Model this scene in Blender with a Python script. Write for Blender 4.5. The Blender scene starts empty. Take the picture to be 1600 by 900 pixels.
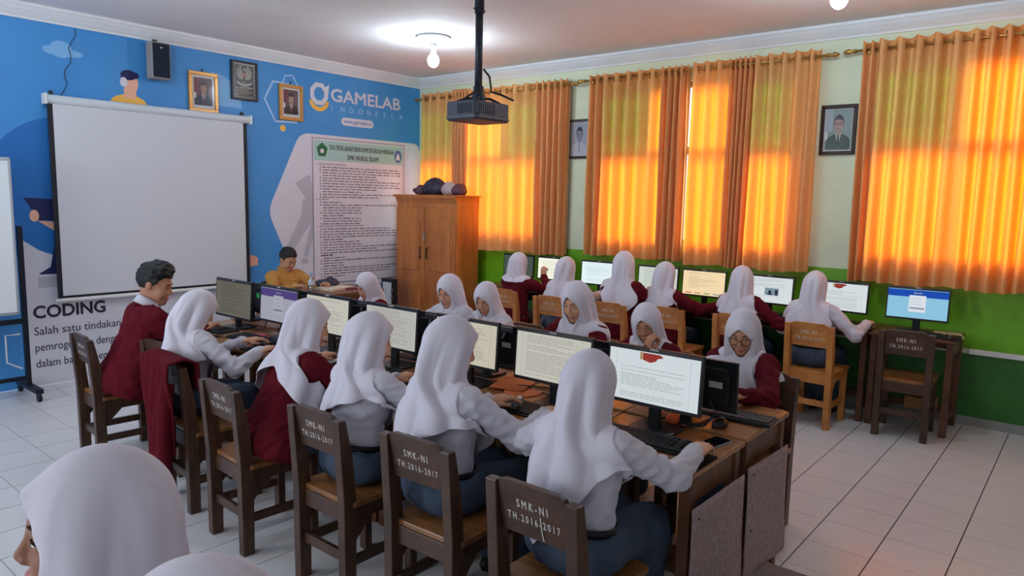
import bpy, bmesh, math, random
import numpy as np
from mathutils import Vector, Matrix
rnd = random.Random(11)
scene = bpy.context.scene
col = scene.collection
PI = math.pi

# ------------------------------------------------------------------ camera
cam_r = Vector((0.63664, -0.77103, 0.01))
yaw, pit, rol = 0.88044, 0.12372, 0.02079
fwd = Vector((math.sin(yaw) * math.cos(pit), math.cos(yaw) * math.cos(pit), -math.sin(pit)))
r0 = Vector((math.cos(yaw), -math.sin(yaw), 0)); u0 = r0.cross(fwd)
rr = math.cos(rol) * r0 + math.sin(rol) * u0
uu = -math.sin(rol) * r0 + math.cos(rol) * u0
cd = bpy.data.cameras.new('camera'); cam = bpy.data.objects.new('camera', cd); col.objects.link(cam)
cam.matrix_world = Matrix(((rr.x, uu.x, -fwd.x, -6.4276), (rr.y, uu.y, -fwd.y, -6.8988), (rr.z, uu.z, -fwd.z, 1.67), (0, 0, 0, 1)))
cd.sensor_width = 36; cd.lens = 36 * 1116.8 / 1600; cd.clip_start = 0.05
scene.camera = cam

# ------------------------------------------------------------------ world, sun, daylight, exposure
w = bpy.data.worlds.new('world'); scene.world = w; w.use_nodes = True
bg = w.node_tree.nodes['Background']; bg.inputs[0].default_value = (0.80, 0.90, 1.0, 1); bg.inputs[1].default_value = 2.5
sd = bpy.data.lights.new('sun', 'SUN'); sun = bpy.data.objects.new('sun', sd); col.objects.link(sun)
sd.energy = 22.0; sd.angle = math.radians(36); sd.color = (1.0, 0.96, 0.90)
sun.rotation_euler = Vector((-1, 0.12, -0.30)).to_track_quat('-Z', 'Y').to_euler()
def window_light(loc, direction, sx, sy, power, color=(0.86, 0.93, 1.0)):
    d = bpy.data.lights.new('daylight', 'AREA'); o = bpy.data.objects.new('daylight', d); col.objects.link(o)
    d.shape = 'RECTANGLE'; d.size = sx; d.size_y = sy; d.energy = power; d.color = color
    o.location = loc; o.rotation_euler = Vector(direction).to_track_quat('-Z', 'Z').to_euler()
# daylight entering through the openings of the far-left wall of the room (built below)
for yy, pw in ((-1.9, 66), (-4.6, 16), (-7.3, 4)):
    window_light((-8.93, yy, 1.85), (1, 0, -0.12), 1.7, 1.4, pw)
vs = scene.view_settings
vs.view_transform = 'Standard'; vs.look = 'None'; vs.gamma = 1.0; vs.use_curve_mapping = False
vs.exposure = 0.0

# ------------------------------------------------------------------ helpers
def lin(c):
    o = []
    for v in c:
        v /= 255.0
        o.append(v / 12.92 if v <= 0.04045 else ((v + 0.055) / 1.055) ** 2.4)
    return (o[0], o[1], o[2], 1.0)
MATS = {}
def mat(name, c, rough=0.6, spec=0.35, metal=0.0, var=0.0, vscale=6.0, stretch=(1, 1, 1), bump=0.0, bscale=150.0, c2=None, sheen=0.0, coat=0.0, emit=0.0, alpha=1.0, trans=0.0):
    if name in MATS: return MATS[name]
    m = bpy.data.materials.new(name); m.use_nodes = True; nt = m.node_tree; b = nt.nodes['Principled BSDF']
    b.inputs['Base Color'].default_value = lin(c); b.inputs['Roughness'].default_value = rough
    b.inputs['Specular IOR Level'].default_value = spec; b.inputs['Metallic'].default_value = metal
    if sheen: b.inputs['Sheen Weight'].default_value = sheen; b.inputs['Sheen Roughness'].default_value = 0.5
    if coat: b.inputs['Coat Weight'].default_value = coat; b.inputs['Coat Roughness'].default_value = 0.25
    if trans: b.inputs['Transmission Weight'].default_value = trans
    if emit: b.inputs['Emission Color'].default_value = lin(c); b.inputs['Emission Strength'].default_value = emit
    if var or bump:
        tc = nt.nodes.new('ShaderNodeTexCoord'); mp = nt.nodes.new('ShaderNodeMapping'); mp.inputs['Scale'].default_value = stretch
        nt.links.new(tc.outputs['Object'], mp.inputs['Vector'])
    if var:
        n = nt.nodes.new('ShaderNodeTexNoise'); n.inputs['Scale'].default_value = vscale; n.inputs['Detail'].default_value = 5.0; n.inputs['Roughness'].default_value = 0.62
        nt.links.new(mp.outputs[0], n.inputs['Vector'])
        rp = nt.nodes.new('ShaderNodeValToRGB'); a = lin(c)
        d2 = lin(c2) if c2 else tuple(v * (1 - var) for v in a[:3]) + (1,)
        rp.color_ramp.elements[0].position = 0.35; rp.color_ramp.elements[0].color = d2
        rp.color_ramp.elements[1].position = 0.65; rp.color_ramp.elements[1].color = a
        nt.links.new(n.outputs[0], rp.inputs[0]); nt.links.new(rp.outputs[0], b.inputs['Base Color'])
    if bump:
        n2 = nt.nodes.new('ShaderNodeTexNoise'); n2.inputs['Scale'].default_value = bscale; n2.inputs['Detail'].default_value = 3
        nt.links.new(mp.outputs[0], n2.inputs['Vector'])
        bp = nt.nodes.new('ShaderNodeBump'); bp.inputs['Strength'].default_value = bump; bp.inputs['Distance'].default_value = 0.01
        nt.links.new(n2.outputs[0], bp.inputs['Height']); nt.links.new(bp.outputs[0], b.inputs['Normal'])
    MATS[name] = m
    return m
def emis(name, c, strength):
    if name in MATS: return MATS[name]
    m = bpy.data.materials.new(name); m.use_nodes = True; nt = m.node_tree; nt.nodes.clear()
    o = nt.nodes.new('ShaderNodeOutputMaterial'); e = nt.nodes.new('ShaderNodeEmission')
    e.inputs[0].default_value = lin(c); e.inputs[1].default_value = strength; nt.links.new(e.outputs[0], o.inputs[0])
    MATS[name] = m; return m
def glassy(name, c, gloss=0.06):
    if name in MATS: return MATS[name]
    m = bpy.data.materials.new(name); m.use_nodes = True; nt = m.node_tree; nt.nodes.clear()
    o = nt.nodes.new('ShaderNodeOutputMaterial'); t = nt.nodes.new('ShaderNodeBsdfTransparent'); g = nt.nodes.new('ShaderNodeBsdfGlossy'); mx = nt.nodes.new('ShaderNodeMixShader')
    t.inputs[0].default_value = lin(c); g.inputs['Roughness'].default_value = 0.08; mx.inputs[0].default_value = gloss
    nt.links.new(t.outputs[0], mx.inputs[1]); nt.links.new(g.outputs[0], mx.inputs[2]); nt.links.new(mx.outputs[0], o.inputs[0])
    MATS[name] = m; return m

class MB:
    def __init__(s): s.v = []; s.f = []; s.mi = []
    def add(s, vs, fs, mi=0):
        o = len(s.v); s.v.extend(tuple(map(float, p)) for p in vs); s.f.extend(tuple(i + o for i in f) for f in fs); s.mi.extend([mi] * len(fs)); return s
    def box(s, x0, x1, y0, y1, z0, z1, mi=0):
        if x0 > x1: x0, x1 = x1, x0
        if y0 > y1: y0, y1 = y1, y0
        if z0 > z1: z0, z1 = z1, z0
        return s.add([(x0, y0, z0), (x1, y0, z0), (x1, y1, z0), (x0, y1, z0), (x0, y0, z1), (x1, y0, z1), (x1, y1, z1), (x0, y1, z1)],
                     [(3, 2, 1, 0), (4, 5, 6, 7), (0, 1, 5, 4), (1, 2, 6, 5), (2, 3, 7, 6), (3, 0, 4, 7)], mi)
    def prism(s, poly, fn, t0, t1, mi=0):
        """poly: 2D points (ccw), fn(a,b,t)->xyz"""
        n = len(poly)
        vs = [fn(a, b, t0) for a, b in poly] + [fn(a, b, t1) for a, b in poly]
        fs = [tuple(range(n - 1, -1, -1)), tuple(range(n, 2 * n))] + [(i, (i + 1) % n, n + (i + 1) % n, n + i) for i in range(n)]
        return s.add(vs, fs, mi)
    def tube(s, pts, r, n=8, mi=0, caps=True):
        P = [Vector(p) for p in pts]; R_ = r if isinstance(r, (list, tuple)) else [r] * len(P)
        vs = []; fs = []; up = None
        for i, p in enumerate(P):
            d = (P[min(i + 1, len(P) - 1)] - P[max(i - 1, 0)]).normalized()
            if up is None: up = Vector((0, 0, 1)) if abs(d.z) < 0.9 else Vector((1, 0, 0))
            a = d.cross(up).normalized(); b = a.cross(d).normalized(); up = b
            for k in range(n):
                t = 2 * PI * k / n; vs.append(p + a * (R_[i] * math.cos(t)) + b * (R_[i] * math.sin(t)))
        for i in range(len(P) - 1):
            for k in range(n):
                fs.append((i * n + k, i * n + (k + 1) % n, (i + 1) * n + (k + 1) % n, (i + 1) * n + k))
        if caps: fs.append(tuple(range(n - 1, -1, -1))); fs.append(tuple(range((len(P) - 1) * n, len(P) * n)))
        return s.add(vs, fs, mi)
    def lathe(s, prof, c=(0, 0, 0), n=20, mi=0):
        vs = []; fs = []
        for r, z in prof:
            for k in range(n): vs.append((c[0] + r * math.cos(2 * PI * k / n), c[1] + r * math.sin(2 * PI * k / n), c[2] + z))
        for i in range(len(prof) - 1):
            for k in range(n): fs.append((i * n + k, i * n + (k + 1) % n, (i + 1) * n + (k + 1) % n, (i + 1) * n + k))
        fs.append(tuple(range(n - 1, -1, -1))); fs.append(tuple(range((len(prof) - 1) * n, len(prof) * n)))
        return s.add(vs, fs, mi)
    def ell(s, c, r, n=12, m=8, mi=0):
        vs = [(c[0], c[1], c[2] + r[2])]; fs = []
        for i in range(1, m):
            ph = PI * i / m
            for k in range(n): vs.append((c[0] + r[0] * math.sin(ph) * math.cos(2 * PI * k / n), c[1] + r[1] * math.sin(ph) * math.sin(2 * PI * k / n), c[2] + r[2] * math.cos(ph)))
        vs.append((c[0], c[1], c[2] - r[2])); L = len(vs) - 1
        for k in range(n): fs.append((0, 1 + k, 1 + (k + 1) % n))
        for i in range(m - 2):
            for k in range(n): fs.append((1 + i * n + k, 1 + (i + 1) * n + k, 1 + (i + 1) * n + (k + 1) % n, 1 + i * n + (k + 1) % n))
        for k in range(n): fs.append((L, 1 + (m - 2) * n + (k + 1) % n, 1 + (m - 2) * n + k))
        return s.add(vs, fs, mi)
    def mesh(s, name, mats, smooth=False):
        me = bpy.data.meshes.new(name); me.from_pydata(s.v, [], s.f)
        for m in (mats if isinstance(mats, (list, tuple)) else [mats]): me.materials.append(m)
        if any(s.mi): me.polygons.foreach_set('material_index', s.mi)
        if smooth: me.polygons.foreach_set('use_smooth', [True] * len(s.f))
        me.update(); return me
    def build(s, name, mats, parent=None, bevel=0.0, smooth=False, loc=None, rz=0.0):
        return link(name, s.mesh(name, mats, smooth), parent, bevel, loc, rz)
def link(name, me, parent=None, bevel=0.0, loc=None, rz=0.0):
    o = bpy.data.objects.new(name, me); col.objects.link(o)
    if parent is not None: o.parent = parent
    if loc is not None: o.location = loc
    if rz: o.rotation_euler = (0, 0, rz)
    if bevel:
        b = o.modifiers.new('bevel', 'BEVEL'); b.width = bevel; b.segments = 2; b.limit_method = 'ANGLE'; b.angle_limit = 0.7
        b.harden_normals = False
    return o
def tag(o, label, cat, group=None):
    o['label'] = label; o['category'] = cat
    if group: o['group'] = group
    return o
def thing(name, label, cat, loc=(0, 0, 0), rz=0.0, group=None):
    o = bpy.data.objects.new(name, None); col.objects.link(o); o.location = loc; o.rotation_euler = (0, 0, rz); o.empty_display_size = 0.05
    return tag(o, label, cat, group)
def struct(o): o['kind'] = 'structure'; return o
def copy_tree(o, parent=None):
    c = o.copy(); col.objects.link(c); c.parent = parent
    for ch in list(o.children): copy_tree(ch, c)
    return c
ORD = ['first', 'second', 'third', 'fourth', 'fifth', 'sixth', 'seventh', 'eighth', 'ninth']
TXT = {}
def text_geo(s, size=1.0, bold=0.0, spacing=1.0, align='LEFT'):
    k = (s, bold, spacing, align)
    if k not in TXT:
        c = bpy.data.curves.new('t', 'FONT'); c.body = s; c.size = 1.0; c.align_x = align; c.resolution_u = 3; c.offset = bold; c.space_character = spacing; c.fill_mode = 'FRONT'
        o = bpy.data.objects.new('t', c); me = bpy.data.meshes.new_from_object(o)
        v = [tuple(p.co) for p in me.vertices]; f = [tuple(p.vertices) for p in me.polygons]
        bpy.data.objects.remove(o); bpy.data.curves.remove(c); bpy.data.meshes.remove(me); TXT[k] = (v, f)
    v, f = TXT[k]
    return [(p[0] * size, p[1] * size) for p in v], f
class Plane:
    """flat print placed on a plane: origin + a*right + b*up, lifted along the normal"""
    def __init__(s, origin, right, up):
        s.o = Vector(origin); s.r = Vector(right).normalized(); s.u = Vector(up).normalized(); s.n = s.r.cross(s.u)
    def p(s, a, b, h=0.0): return tuple(s.o + s.r * a + s.u * b + s.n * h)
    def poly(s, mb, pts, h=0.001, mi=0, thick=0.0):
        if thick: return mb.prism(pts, lambda a, b, t: s.p(a, b, t), h - thick, h, mi)
        return mb.add([s.p(a, b, h) for a, b in pts], [tuple(range(len(pts)))], mi)
    def rect(s, mb, a0, a1, b0, b1, h=0.001, mi=0, thick=0.0): return s.poly(mb, [(a0, b0), (a1, b0), (a1, b1), (a0, b1)], h, mi, thick)
    def disc(s, mb, a, b, ra, rb=None, h=0.001, mi=0, n=20, t0=0, t1=2 * PI):
        rb = rb or ra
        full = abs(t1 - t0 - 2 * PI) < 1e-6
        return s.poly(mb, [(a + ra * math.cos(t0 + (t1 - t0) * k / (n if full else n - 1)), b + rb * math.sin(t0 + (t1 - t0) * k / (n if full else n - 1))) for k in range(n)], h, mi)
    def text(s, mb, txt, a, b, size, h=0.0015, mi=0, bold=0.0, spacing=1.0, align='LEFT', sx=1.0, width=None):
        v, f = text_geo(txt, size, 0.0, spacing, align)
        if width:
            ww = max(x for x, _ in v) - min(x for x, _ in v); sx = width / ww
        k = bold * size * 1.1                       # heavier strokes: overlapping shifted copies, each a hair higher
        for i, (du, dv) in enumerate(((0, 0), (-k, 0), (k, 0), (0, k), (0, -k)) if bold else ((0, 0),)):
            mb.add([s.p(a + x * sx + du, b + y + dv, h + i * .00008) for x, y in v], f, mi)
        return mb
    def line(s, mb, pts, wd, h=0.001, mi=0, closed=False):
        P = [Vector(q) for q in pts]; n = len(P)
        for i in range(n if closed else n - 1):
            a, b = P[i], P[(i + 1) % n]; d = (b - a).normalized(); q = Vector((-d.y, d.x)) * wd / 2; e = d * wd * 0.3
            s.poly(mb, [tuple(a - q - e), tuple(b - q + e), tuple(b + q + e), tuple(a + q - e)], h, mi)
        return mb
def rrect(a0, a1, b0, b1, r, n=5):
    o = []
    for cx, cy, t in ((a1 - r, b0 + r, -PI / 2), (a1 - r, b1 - r, 0), (a0 + r, b1 - r, PI / 2), (a0 + r, b0 + r, PI)):
        for k in range(n + 1): o.append((cx + r * math.cos(t + PI / 2 * k / n), cy + r * math.sin(t + PI / 2 * k / n)))
    return o
def roundpoly(pts, r, n=5):
    out = []; m = len(pts)
    for i in range(m):
        p = Vector(pts[i]); a = (Vector(pts[i - 1]) - p); b = (Vector(pts[(i + 1) % m]) - p)
        rr_ = min(r, a.length * .45, b.length * .45); a = p + a.normalized() * rr_; b = p + b.normalized() * rr_
        for k in range(n + 1):
            t = k / n; q = a * (1 - t) ** 2 + p * 2 * t * (1 - t) + b * t * t; out.append((q.x, q.y))
    return out
# ================================================================== THE ROOM
XL, YB, ZC = -9.0, -9.6, 3.15
m_ceil = mat('ceiling_paint', (238, 236, 235), 0.85, 0.2, var=0.06, vscale=1.5)
m_corn = mat('cornice_plaster', (226, 228, 230), 0.6, 0.3, var=0.05, vscale=4)
m_wallup = mat('pale_green_wall_paint', (214, 224, 196), 0.75, 0.25, var=0.10, vscale=2.2, bump=0.05, bscale=40)
m_lime = mat('lime_green_paint', (104, 170, 22), 0.45, 0.4, var=0.22, vscale=5, bump=0.04, bscale=60)
m_dgreen = mat('deep_green_paint', (52, 112, 42), 0.5, 0.4, var=0.25, vscale=3)
m_white = mat('white_paint', (226, 226, 224), 0.5, 0.4, var=0.05)
m_plain = mat('plain_wall_paint', (214, 216, 214), 0.8, 0.2)
m_blue = mat('mural_blue_print', (74, 148, 210), 0.5, 0.35, c2=(62, 136, 202), var=0.1, vscale=0.7)
m_grout = mat('tile_grout', (58, 54, 52), 0.9, 0.1)
m_tile = mat('white_floor_tile', (222, 220, 221), 0.22, 0.45, var=0.10, vscale=2.0, bump=0.02, bscale=9)

# floor: grout bed and single tiles
fl = struct(MB().box(XL, 0, YB, 0, -0.10, -0.004).build('floor', m_grout))
tg = 0.003; ty = 0.0055
tile_me = MB().box(tg / 2, 0.30 - tg / 2, ty / 2, 0.30 - ty / 2, -0.012, 0.0).mesh('floor_tile', m_tile)
cells = []
for i in range(-1, 31):
    for j in range(-1, 33):
        x0 = -0.13 - 0.30 * (i + 1); y0 = -0.18 - 0.30 * (j + 1)
        cells.append((x0, y0))
Cc = np.array((-6.4276, -6.8988, 1.67)); fr = np.array(rr); fu = np.array(uu); ff = np.array(fwd)
def px(P):
    d = np.asarray(P, float) - Cc; z = d @ ff
    return (800 + 1116.8 * (d @ fr) / z, 450 - 1116.8 * (d @ fu) / z, z)
def seen_cell(c):
    x0, y0 = c; ok = False
    for a in (0, .3):
        for b in (0, .3):
            q = px((x0 + a, y0 + b, 0))
            if q[2] > .3 and -20 < q[0] < 1620 and -20 < q[1] < 920: ok = True
    return ok
def hidden_zone(c):   # under the double desk row, wall desks and cabinet
    x, y = c[0] + .15, c[1] + .15
    return (-4.35 < x < -2.95 and -5.6 < y < -1.9) or (x > -0.55 and y > -5.9)
full = [c for c in cells if c[0] > XL and c[1] > YB and c[0] + .3 <= 0.001 and c[1] + .3 <= 0.001]
cand = sorted([c for c in full if seen_cell(c)], key=lambda c: (hidden_zone(c), (c[0] + 6.4) ** 2 + (c[1] + 6.9) ** 2))
single = set(cand[:300])
for c in cand[:300]:
    link('floor_tile', tile_me, fl, loc=(c[0], c[1], 0))
rest = MB()
for c in cells:
    if c in single: continue
    x0, x1 = max(c[0], XL), min(c[0] + .3, 0); y0, y1 = max(c[1], YB), min(c[1] + .3, 0)
    if x1 - x0 > .01 and y1 - y0 > .01: rest.box(x0 + tg / 2, x1 - tg / 2, y0 + ty / 2, y1 - ty / 2, -0.012, 0.0)
o = rest.build('floor_tiles', m_tile, fl); o['kind'] = 'stuff'

struct(MB().box(XL, 0.15, YB, 0.15, ZC, ZC + 0.1).build('ceiling', m_ceil))
wf = struct(MB().box(XL, 0.15, 0.0, 0.15, 0, ZC).build('wall_front', m_blue))
struct(MB().box(XL, 0.15, YB - .15, YB, 0, ZC).build('wall_back', m_plain))
# right wall with three window openings
WIN = [(-0.12, -2.03), (-2.84, -4.76), (-5.38, -7.30)]
ZS, ZT, ZM = 1.26, 2.82, 2.17
wr = MB(); edges = [0.0]
for a, b in WIN: edges += [a, b]
edges.append(YB)
for k in range(0, len(edges), 2): wr.box(0, .15, edges[k], edges[k + 1], 0, ZC)
for a, b in WIN: wr.box(0, .15, a, b, 0, ZS); wr.box(0, .15, a, b, ZT, ZC)
wallr = struct(wr.build('wall_right', m_wallup))
g = MB(); g.box(-0.006, 0, YB, 0, 0.60, 1.143); g.build('green_dado', m_lime, wallr)
g = MB(); g.box(-0.005, 0, YB, 0, 0.07, 0.56); g.build('dark_green_dado', m_dgreen, wallr)
struct(MB().box(-0.022, 0, YB, -6.17, 0.56, 0.60).build('trim_1', m_white, None, bevel=.004))
struct(MB().box(-0.012, 0, YB, 0, 0.0, 0.07).build('baseboard_right', mat('grey_base_tile', (150, 154, 148), .4, .4, var=.1)))
# left wall (out of view) with openings where the daylight comes in
wl = MB(); ye = [0.0, -1.05, -2.75, -3.75, -5.45, -6.45, -8.15, YB]
for k in range(0, len(ye), 2): wl.box(XL - .15, XL, ye[k], ye[k + 1], 0, ZC)
for k in (1, 3, 5): wl.box(XL - .15, XL, ye[k], ye[k + 1], 0, 1.15); wl.box(XL - .15, XL, ye[k], ye[k + 1], 2.55, ZC)
struct(wl.build('wall_left', m_plain))
# cornices
prof = [(0, 0), (0.0, -0.115), (0.018, -0.115), (0.022, -0.10), (0.04, -0.085), (0.075, -0.05), (0.09, -0.03), (0.10, -0.022), (0.10, 0)]
struct(MB().prism([(-a, b) for a, b in prof], lambda a, b, t: (t, a, ZC + b), XL, 0).build('trim_2', m_corn))
struct(MB().prism([(-a, b) for a, b in prof], lambda a, b, t: (a, t, ZC + b), YB, -0.0).build('trim_3', m_corn))

# windows in the right wall
m_frame = mat('window_frame_paint', (110, 84, 60), 0.5, 0.4)
m_clear = glassy('clear_window_glass', (235, 240, 240)); m_gglass = glassy('green_glass_block', (112, 194, 108), 0.04)
bays = [[-0.12, -0.90, -1.50, -2.03], [-2.84, -3.39, -4.20, -4.76], [-5.38, -5.99, -6.75, -7.30]]
for wi, bl in enumerate(bays):
    wn = MB()
    for i, yv in enumerate(bl):
        a = yv - (0.0 if i == 0 else (.05 if i == 3 else .025)); wn.box(.05, .11, a, a + .05 if i else a - .05, ZS, ZT)
    wn.box(.05, .11, bl[0], bl[3], ZS, ZS + .05); wn.box(.05, .11, bl[0], bl[3], ZT - .05, ZT); wn.box(.05, .11, bl[0], bl[3], ZM - .035, ZM + .035)
    win = struct(wn.build('window_%d' % (wi + 1), m_frame))
    for i in range(3):
        y0, y1 = bl[i] - .03, bl[i + 1] + .03
        MB().box(.078, .082, y0, y1, ZS + .05, ZM - .03).build('pane', m_clear, win)
        if i == 1: MB().box(.078, .082, y0, y1, ZM + .03, ZT - .05).build('pane', m_clear, win)
        else:
            nb = max(2, int(round((y0 - y1) / .19))); lat = MB()
            hh = (ZT - .05 - ZM - .03) / 3; ww = (y0 - y1) / nb
            for a in range(nb + 1): lat.box(.06, .10, y0 - a * ww - .014, y0 - a * ww + .014, ZM + .03, ZT - .05)
            for b in range(4): lat.box(.061, .099, y1, y0, ZM + .03 + b * hh - .014, ZM + .03 + b * hh + .014)
            lat.build('vent_block_lattice', mat('green_block_paint', (140, 205, 100), .7, .2), win)
            for a in range(nb):
                for b in range(3):
                    MB().box(.076, .084, y0 - a * ww - .012, y0 - (a + 1) * ww + .012, ZM + .042 + b * hh, ZM + .018 + (b + 1) * hh).build('glass_block', m_gglass, win)

# ================================================================== FRONT WALL MURAL (flat print)
FW = Plane((0, 0, 0), (1, 0, 0), (0, 0, 1))       # a = x, b = z, normal -y
P_white = mat('mural_white', (214, 212, 222), 0.5, 0.35, var=.04, vscale=3); P_pale = mat('mural_pale_blue', (126, 178, 222), .5, .3)
P_text = mat('mural_dark_text', (44, 44, 62), .5, .3); P_skin = mat('mural_skin', (232, 176, 150), .5, .3); P_yel = mat('mural_yellow', (238, 184, 84), .5, .3)
P_navy = mat('mural_navy', (32, 38, 84), .5, .3); P_grey = mat('mural_grey', (182, 180, 192), .5, .3); P_deep = mat('mural_deep_blue', (36, 108, 178), .5, .3); P_line = mat('mural_light_line', (170, 204, 236), .5, .3)
def mural(name, fn, m, h=0.001):
    mb = MB(); fn(mb, h); return mb.build(name, m, wf)
# white lower left panel with curved top
def f(mb, h):
    pts = [(-4.47, 0.0), (-2.30, 0.0), (-2.30, 0.62), (-2.45, 0.80), (-3.0, 0.86), (-3.6, 0.92)]
    pts += [(-4.0, 1.06), (-4.2, 1.10), (-4.34, 1.16), (-4.47, 1.26)]
    FW.poly(mb, pts, h)
mural('mural_white_panel', f, P_white)
mural('mural_hexagon', lambda mb, h: FW.poly(mb, roundpoly([(-1.78, 2.345), (-2.19, 1.49), (-1.80, 0.60), (-0.0, 0.60), (-0.0, 2.345)], .12), h), P_white)
mural('mural_deep_ellipse', lambda mb, h: FW.disc(mb, -4.1, 1.62, .62, .66, h, n=40), P_deep, .0006)
mural('mural_cloud', lambda mb, h: (FW.disc(mb, -4.09, 2.84, .085, .07, h), FW.disc(mb, -4.16, 2.825, .07, .035, h + .0003), FW.disc(mb, -4.02, 2.815, .10, .03, h + .0006)), P_pale)
mural('mural_quarter_disc', lambda mb, h: FW.poly(mb, [(-2.78, 2.53)] + [(-2.78 + .32 * math.cos(PI / 2 * k / 14), 2.53 + .32 * math.sin(PI / 2 * k / 14)) for k in range(15)], h), P_pale)
# cartoon person with headphones above the screen
mural('mural_figure_shirt', lambda mb, h: FW.poly(mb, roundpoly([(-3.74, 2.41), (-3.38, 2.41), (-3.42, 2.50), (-3.52, 2.535), (-3.60, 2.535), (-3.70, 2.50)], .05), h), P_yel)
mural('mural_figure_face', lambda mb, h: (FW.poly(mb, roundpoly([(-3.60, 2.50), (-3.50, 2.50), (-3.49, 2.60), (-3.60, 2.60)], .02), h), FW.disc(mb, -3.535, 2.635, .062, .085, h + .0003)), P_skin, .0014)
mural('mural_figure_hair', lambda mb, h: (FW.disc(mb, -3.555, 2.705, .068, .045, h), FW.disc(mb, -3.597, 2.675, .026, .05, h + .0003), FW.disc(mb, -3.505, 2.708, .04, .03, h + .0006)), P_navy, .0022)
mural('mural_figure_headphone', lambda mb, h: FW.disc(mb, -3.60, 2.64, .032, .042, h), P_white, .0032)
# hands holding a tablet, leg and shoe at the left of the screen
mural('mural_tablet', lambda mb, h: FW.poly(mb, [(-4.43, 1.60), (-4.20, 1.59), (-4.14, 1.41), (-4.33, 1.41)], h), P_navy)
mural('mural_arm', lambda mb, h: (FW.poly(mb, [(-4.34, 1.41), (-4.0, 1.38), (-4.0, 1.22), (-4.1, 1.24)], h), FW.poly(mb, [(-4.22, 1.43), (-4.14, 1.52), (-4.0, 1.44), (-4.0, 1.36), (-4.2, 1.40)], h + .0003), FW.disc(mb, -4.36, 1.45, .035, .05, h + .0006)), P_skin, .0016)
mural('mural_leg', lambda mb, h: FW.poly(mb, roundpoly([(-4.19, 1.34), (-3.9, 1.36), (-3.9, .98), (-4.27, .98)], .05), h), P_navy, .0022)
mural('mural_shoe', lambda mb, h: FW.poly(mb, roundpoly([(-4.36, .955), (-4.24, 1.03), (-3.95, 1.03), (-3.95, .95)], .02), h), P_navy, .0026)
mural('mural_step', lambda mb, h: FW.rect(mb, -4.36, -3.9, .84, .93, h), P_grey, .0024)
mural('mural_slab', lambda mb, h: (FW.poly(mb, [(-2.5, 1.07), (-2.32, 1.00), (-2.32, .92), (-2.5, .90)], h)), P_skin)
mural('mural_hexagon_outline', lambda mb, h: (FW.line(mb, [(-1.82, 2.78), (-1.88, 2.84), (-2.10, 2.85), (-2.20, 2.66), (-2.08, 2.44), (-1.82, 2.45)], .02, h), FW.line(mb, [(-2.0, 2.80), (-1.95, 2.93), (-1.86, 2.94), (-1.80, 2.84)], .014, h + .0004)), P_line)
mural('mural_dot', lambda mb, h: FW.disc(mb, -1.99, 2.375, .035, .035, h), P_yel)
# grey faded walker on the hexagon
def f(mb, h):
    FW.poly(mb, roundpoly([(-1.86, 1.80), (-1.66, 1.90), (-1.62, 1.62), (-1.70, 1.60), (-1.80, 1.74)], .03), h)
    FW.poly(mb, [(-1.76, 1.62), (-1.62, 1.64), (-1.62, 1.40), (-1.90, 1.04), (-1.99, 1.07), (-1.78, 1.44)], h + .0003)
    FW.poly(mb, [(-1.64, 1.42), (-1.62, 1.60), (-1.62, 1.2), (-1.70, .98), (-1.76, .98)], h + .0005)
    FW.poly(mb, roundpoly([(-2.08, 1.00), (-1.92, 1.00), (-1.90, 1.06), (-1.98, 1.06)], .02), h + .0007); FW.disc(mb, -1.74, .93, .05, .035, h + .0009)
mural('mural_walker', f, P_grey, .0016)
# wordmark
LG = MB()
hexo = [(-1.525 + .098 * math.cos(PI / 8 + PI / 4 * k), 2.79 + .105 * math.sin(PI / 8 + PI / 4 * k)) for k in range(8)]

hexi = [(-1.525 + .072 * math.cos(PI / 8 + PI / 4 * k), 2.79 + .078 * math.sin(PI / 8 + PI / 4 * k)) for k in range(8)]; hexo = [(-1.525 + .125 * math.cos(PI / 8 + PI / 4 * k), 2.79 + .130 * math.sin(PI / 8 + PI / 4 * k)) for k in range(8)]
for k in range(8): FW.poly(LG, [hexi[k], hexo[k], hexo[(k + 1) % 8], hexi[(k + 1) % 8]], .002)
FW.poly(LG, [(-1.45, 2.86), (-1.39, 2.91), (-1.405, 2.79), (-1.45, 2.80)], .0024)
LG.build('mural_emblem', P_white, wf)
LG = MB()
for k in range(12):
    t0_, t1_ = PI + PI * k / 12, PI + PI * (k + 1) / 12
    FW.poly(LG, [(-1.525 + .085 * math.cos(t0_), 2.715 + .065 * math.sin(t0_)), (-1.525 + .13 * math.cos(t0_), 2.715 + .115 * math.sin(t0_)), (-1.525 + .13 * math.cos(t1_), 2.715 + .115 * math.sin(t1_)), (-1.525 + .085 * math.cos(t1_), 2.715 + .065 * math.sin(t1_))], .0015)
LG.build('mural_emblem_cup', P_yel, wf)
LG = MB(); FW.text(LG, 'GAMELAB', -1.375, 2.735, .195, .002, bold=.02, width=1.03); LG.build('mural_wordmark', P_white, wf)
LG = MB()
for k, ch in enumerate('INDONESIA'): FW.text(LG, ch, -1.365 + k * .127, 2.625, .085, .002, align='LEFT')
LG.build('mural_country_line', P_line, wf)
LG = MB(); FW.poly(LG, rrect(-1.225, -.755, 2.475, 2.565, .044), .0015); LG.build('mural_web_pill', P_white, wf)
LG = MB(); FW.text(LG, 'www.gamelab.id', -1.19, 2.505, .06, .0022, bold=.01, width=.40); LG.build('mural_web_address', P_deep, wf)
LG = MB(); FW.text(LG, 'CODING', -4.415, .585, .148, .002, bold=.03, width=.56); LG.build('mural_coding_title', P_text, wf)
LG = MB()
for k, s_ in enumerate(['Salah satu tindakan dari langkah-langkah', 'pemrograman dengan cara menuliskan', 'dalam bahasa pemrograman']):
    FW.text(LG, s_, -4.415, .44 - k * .14, .098, .002, bold=.004, width=[1.46, 1.24, .90][k])
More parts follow.
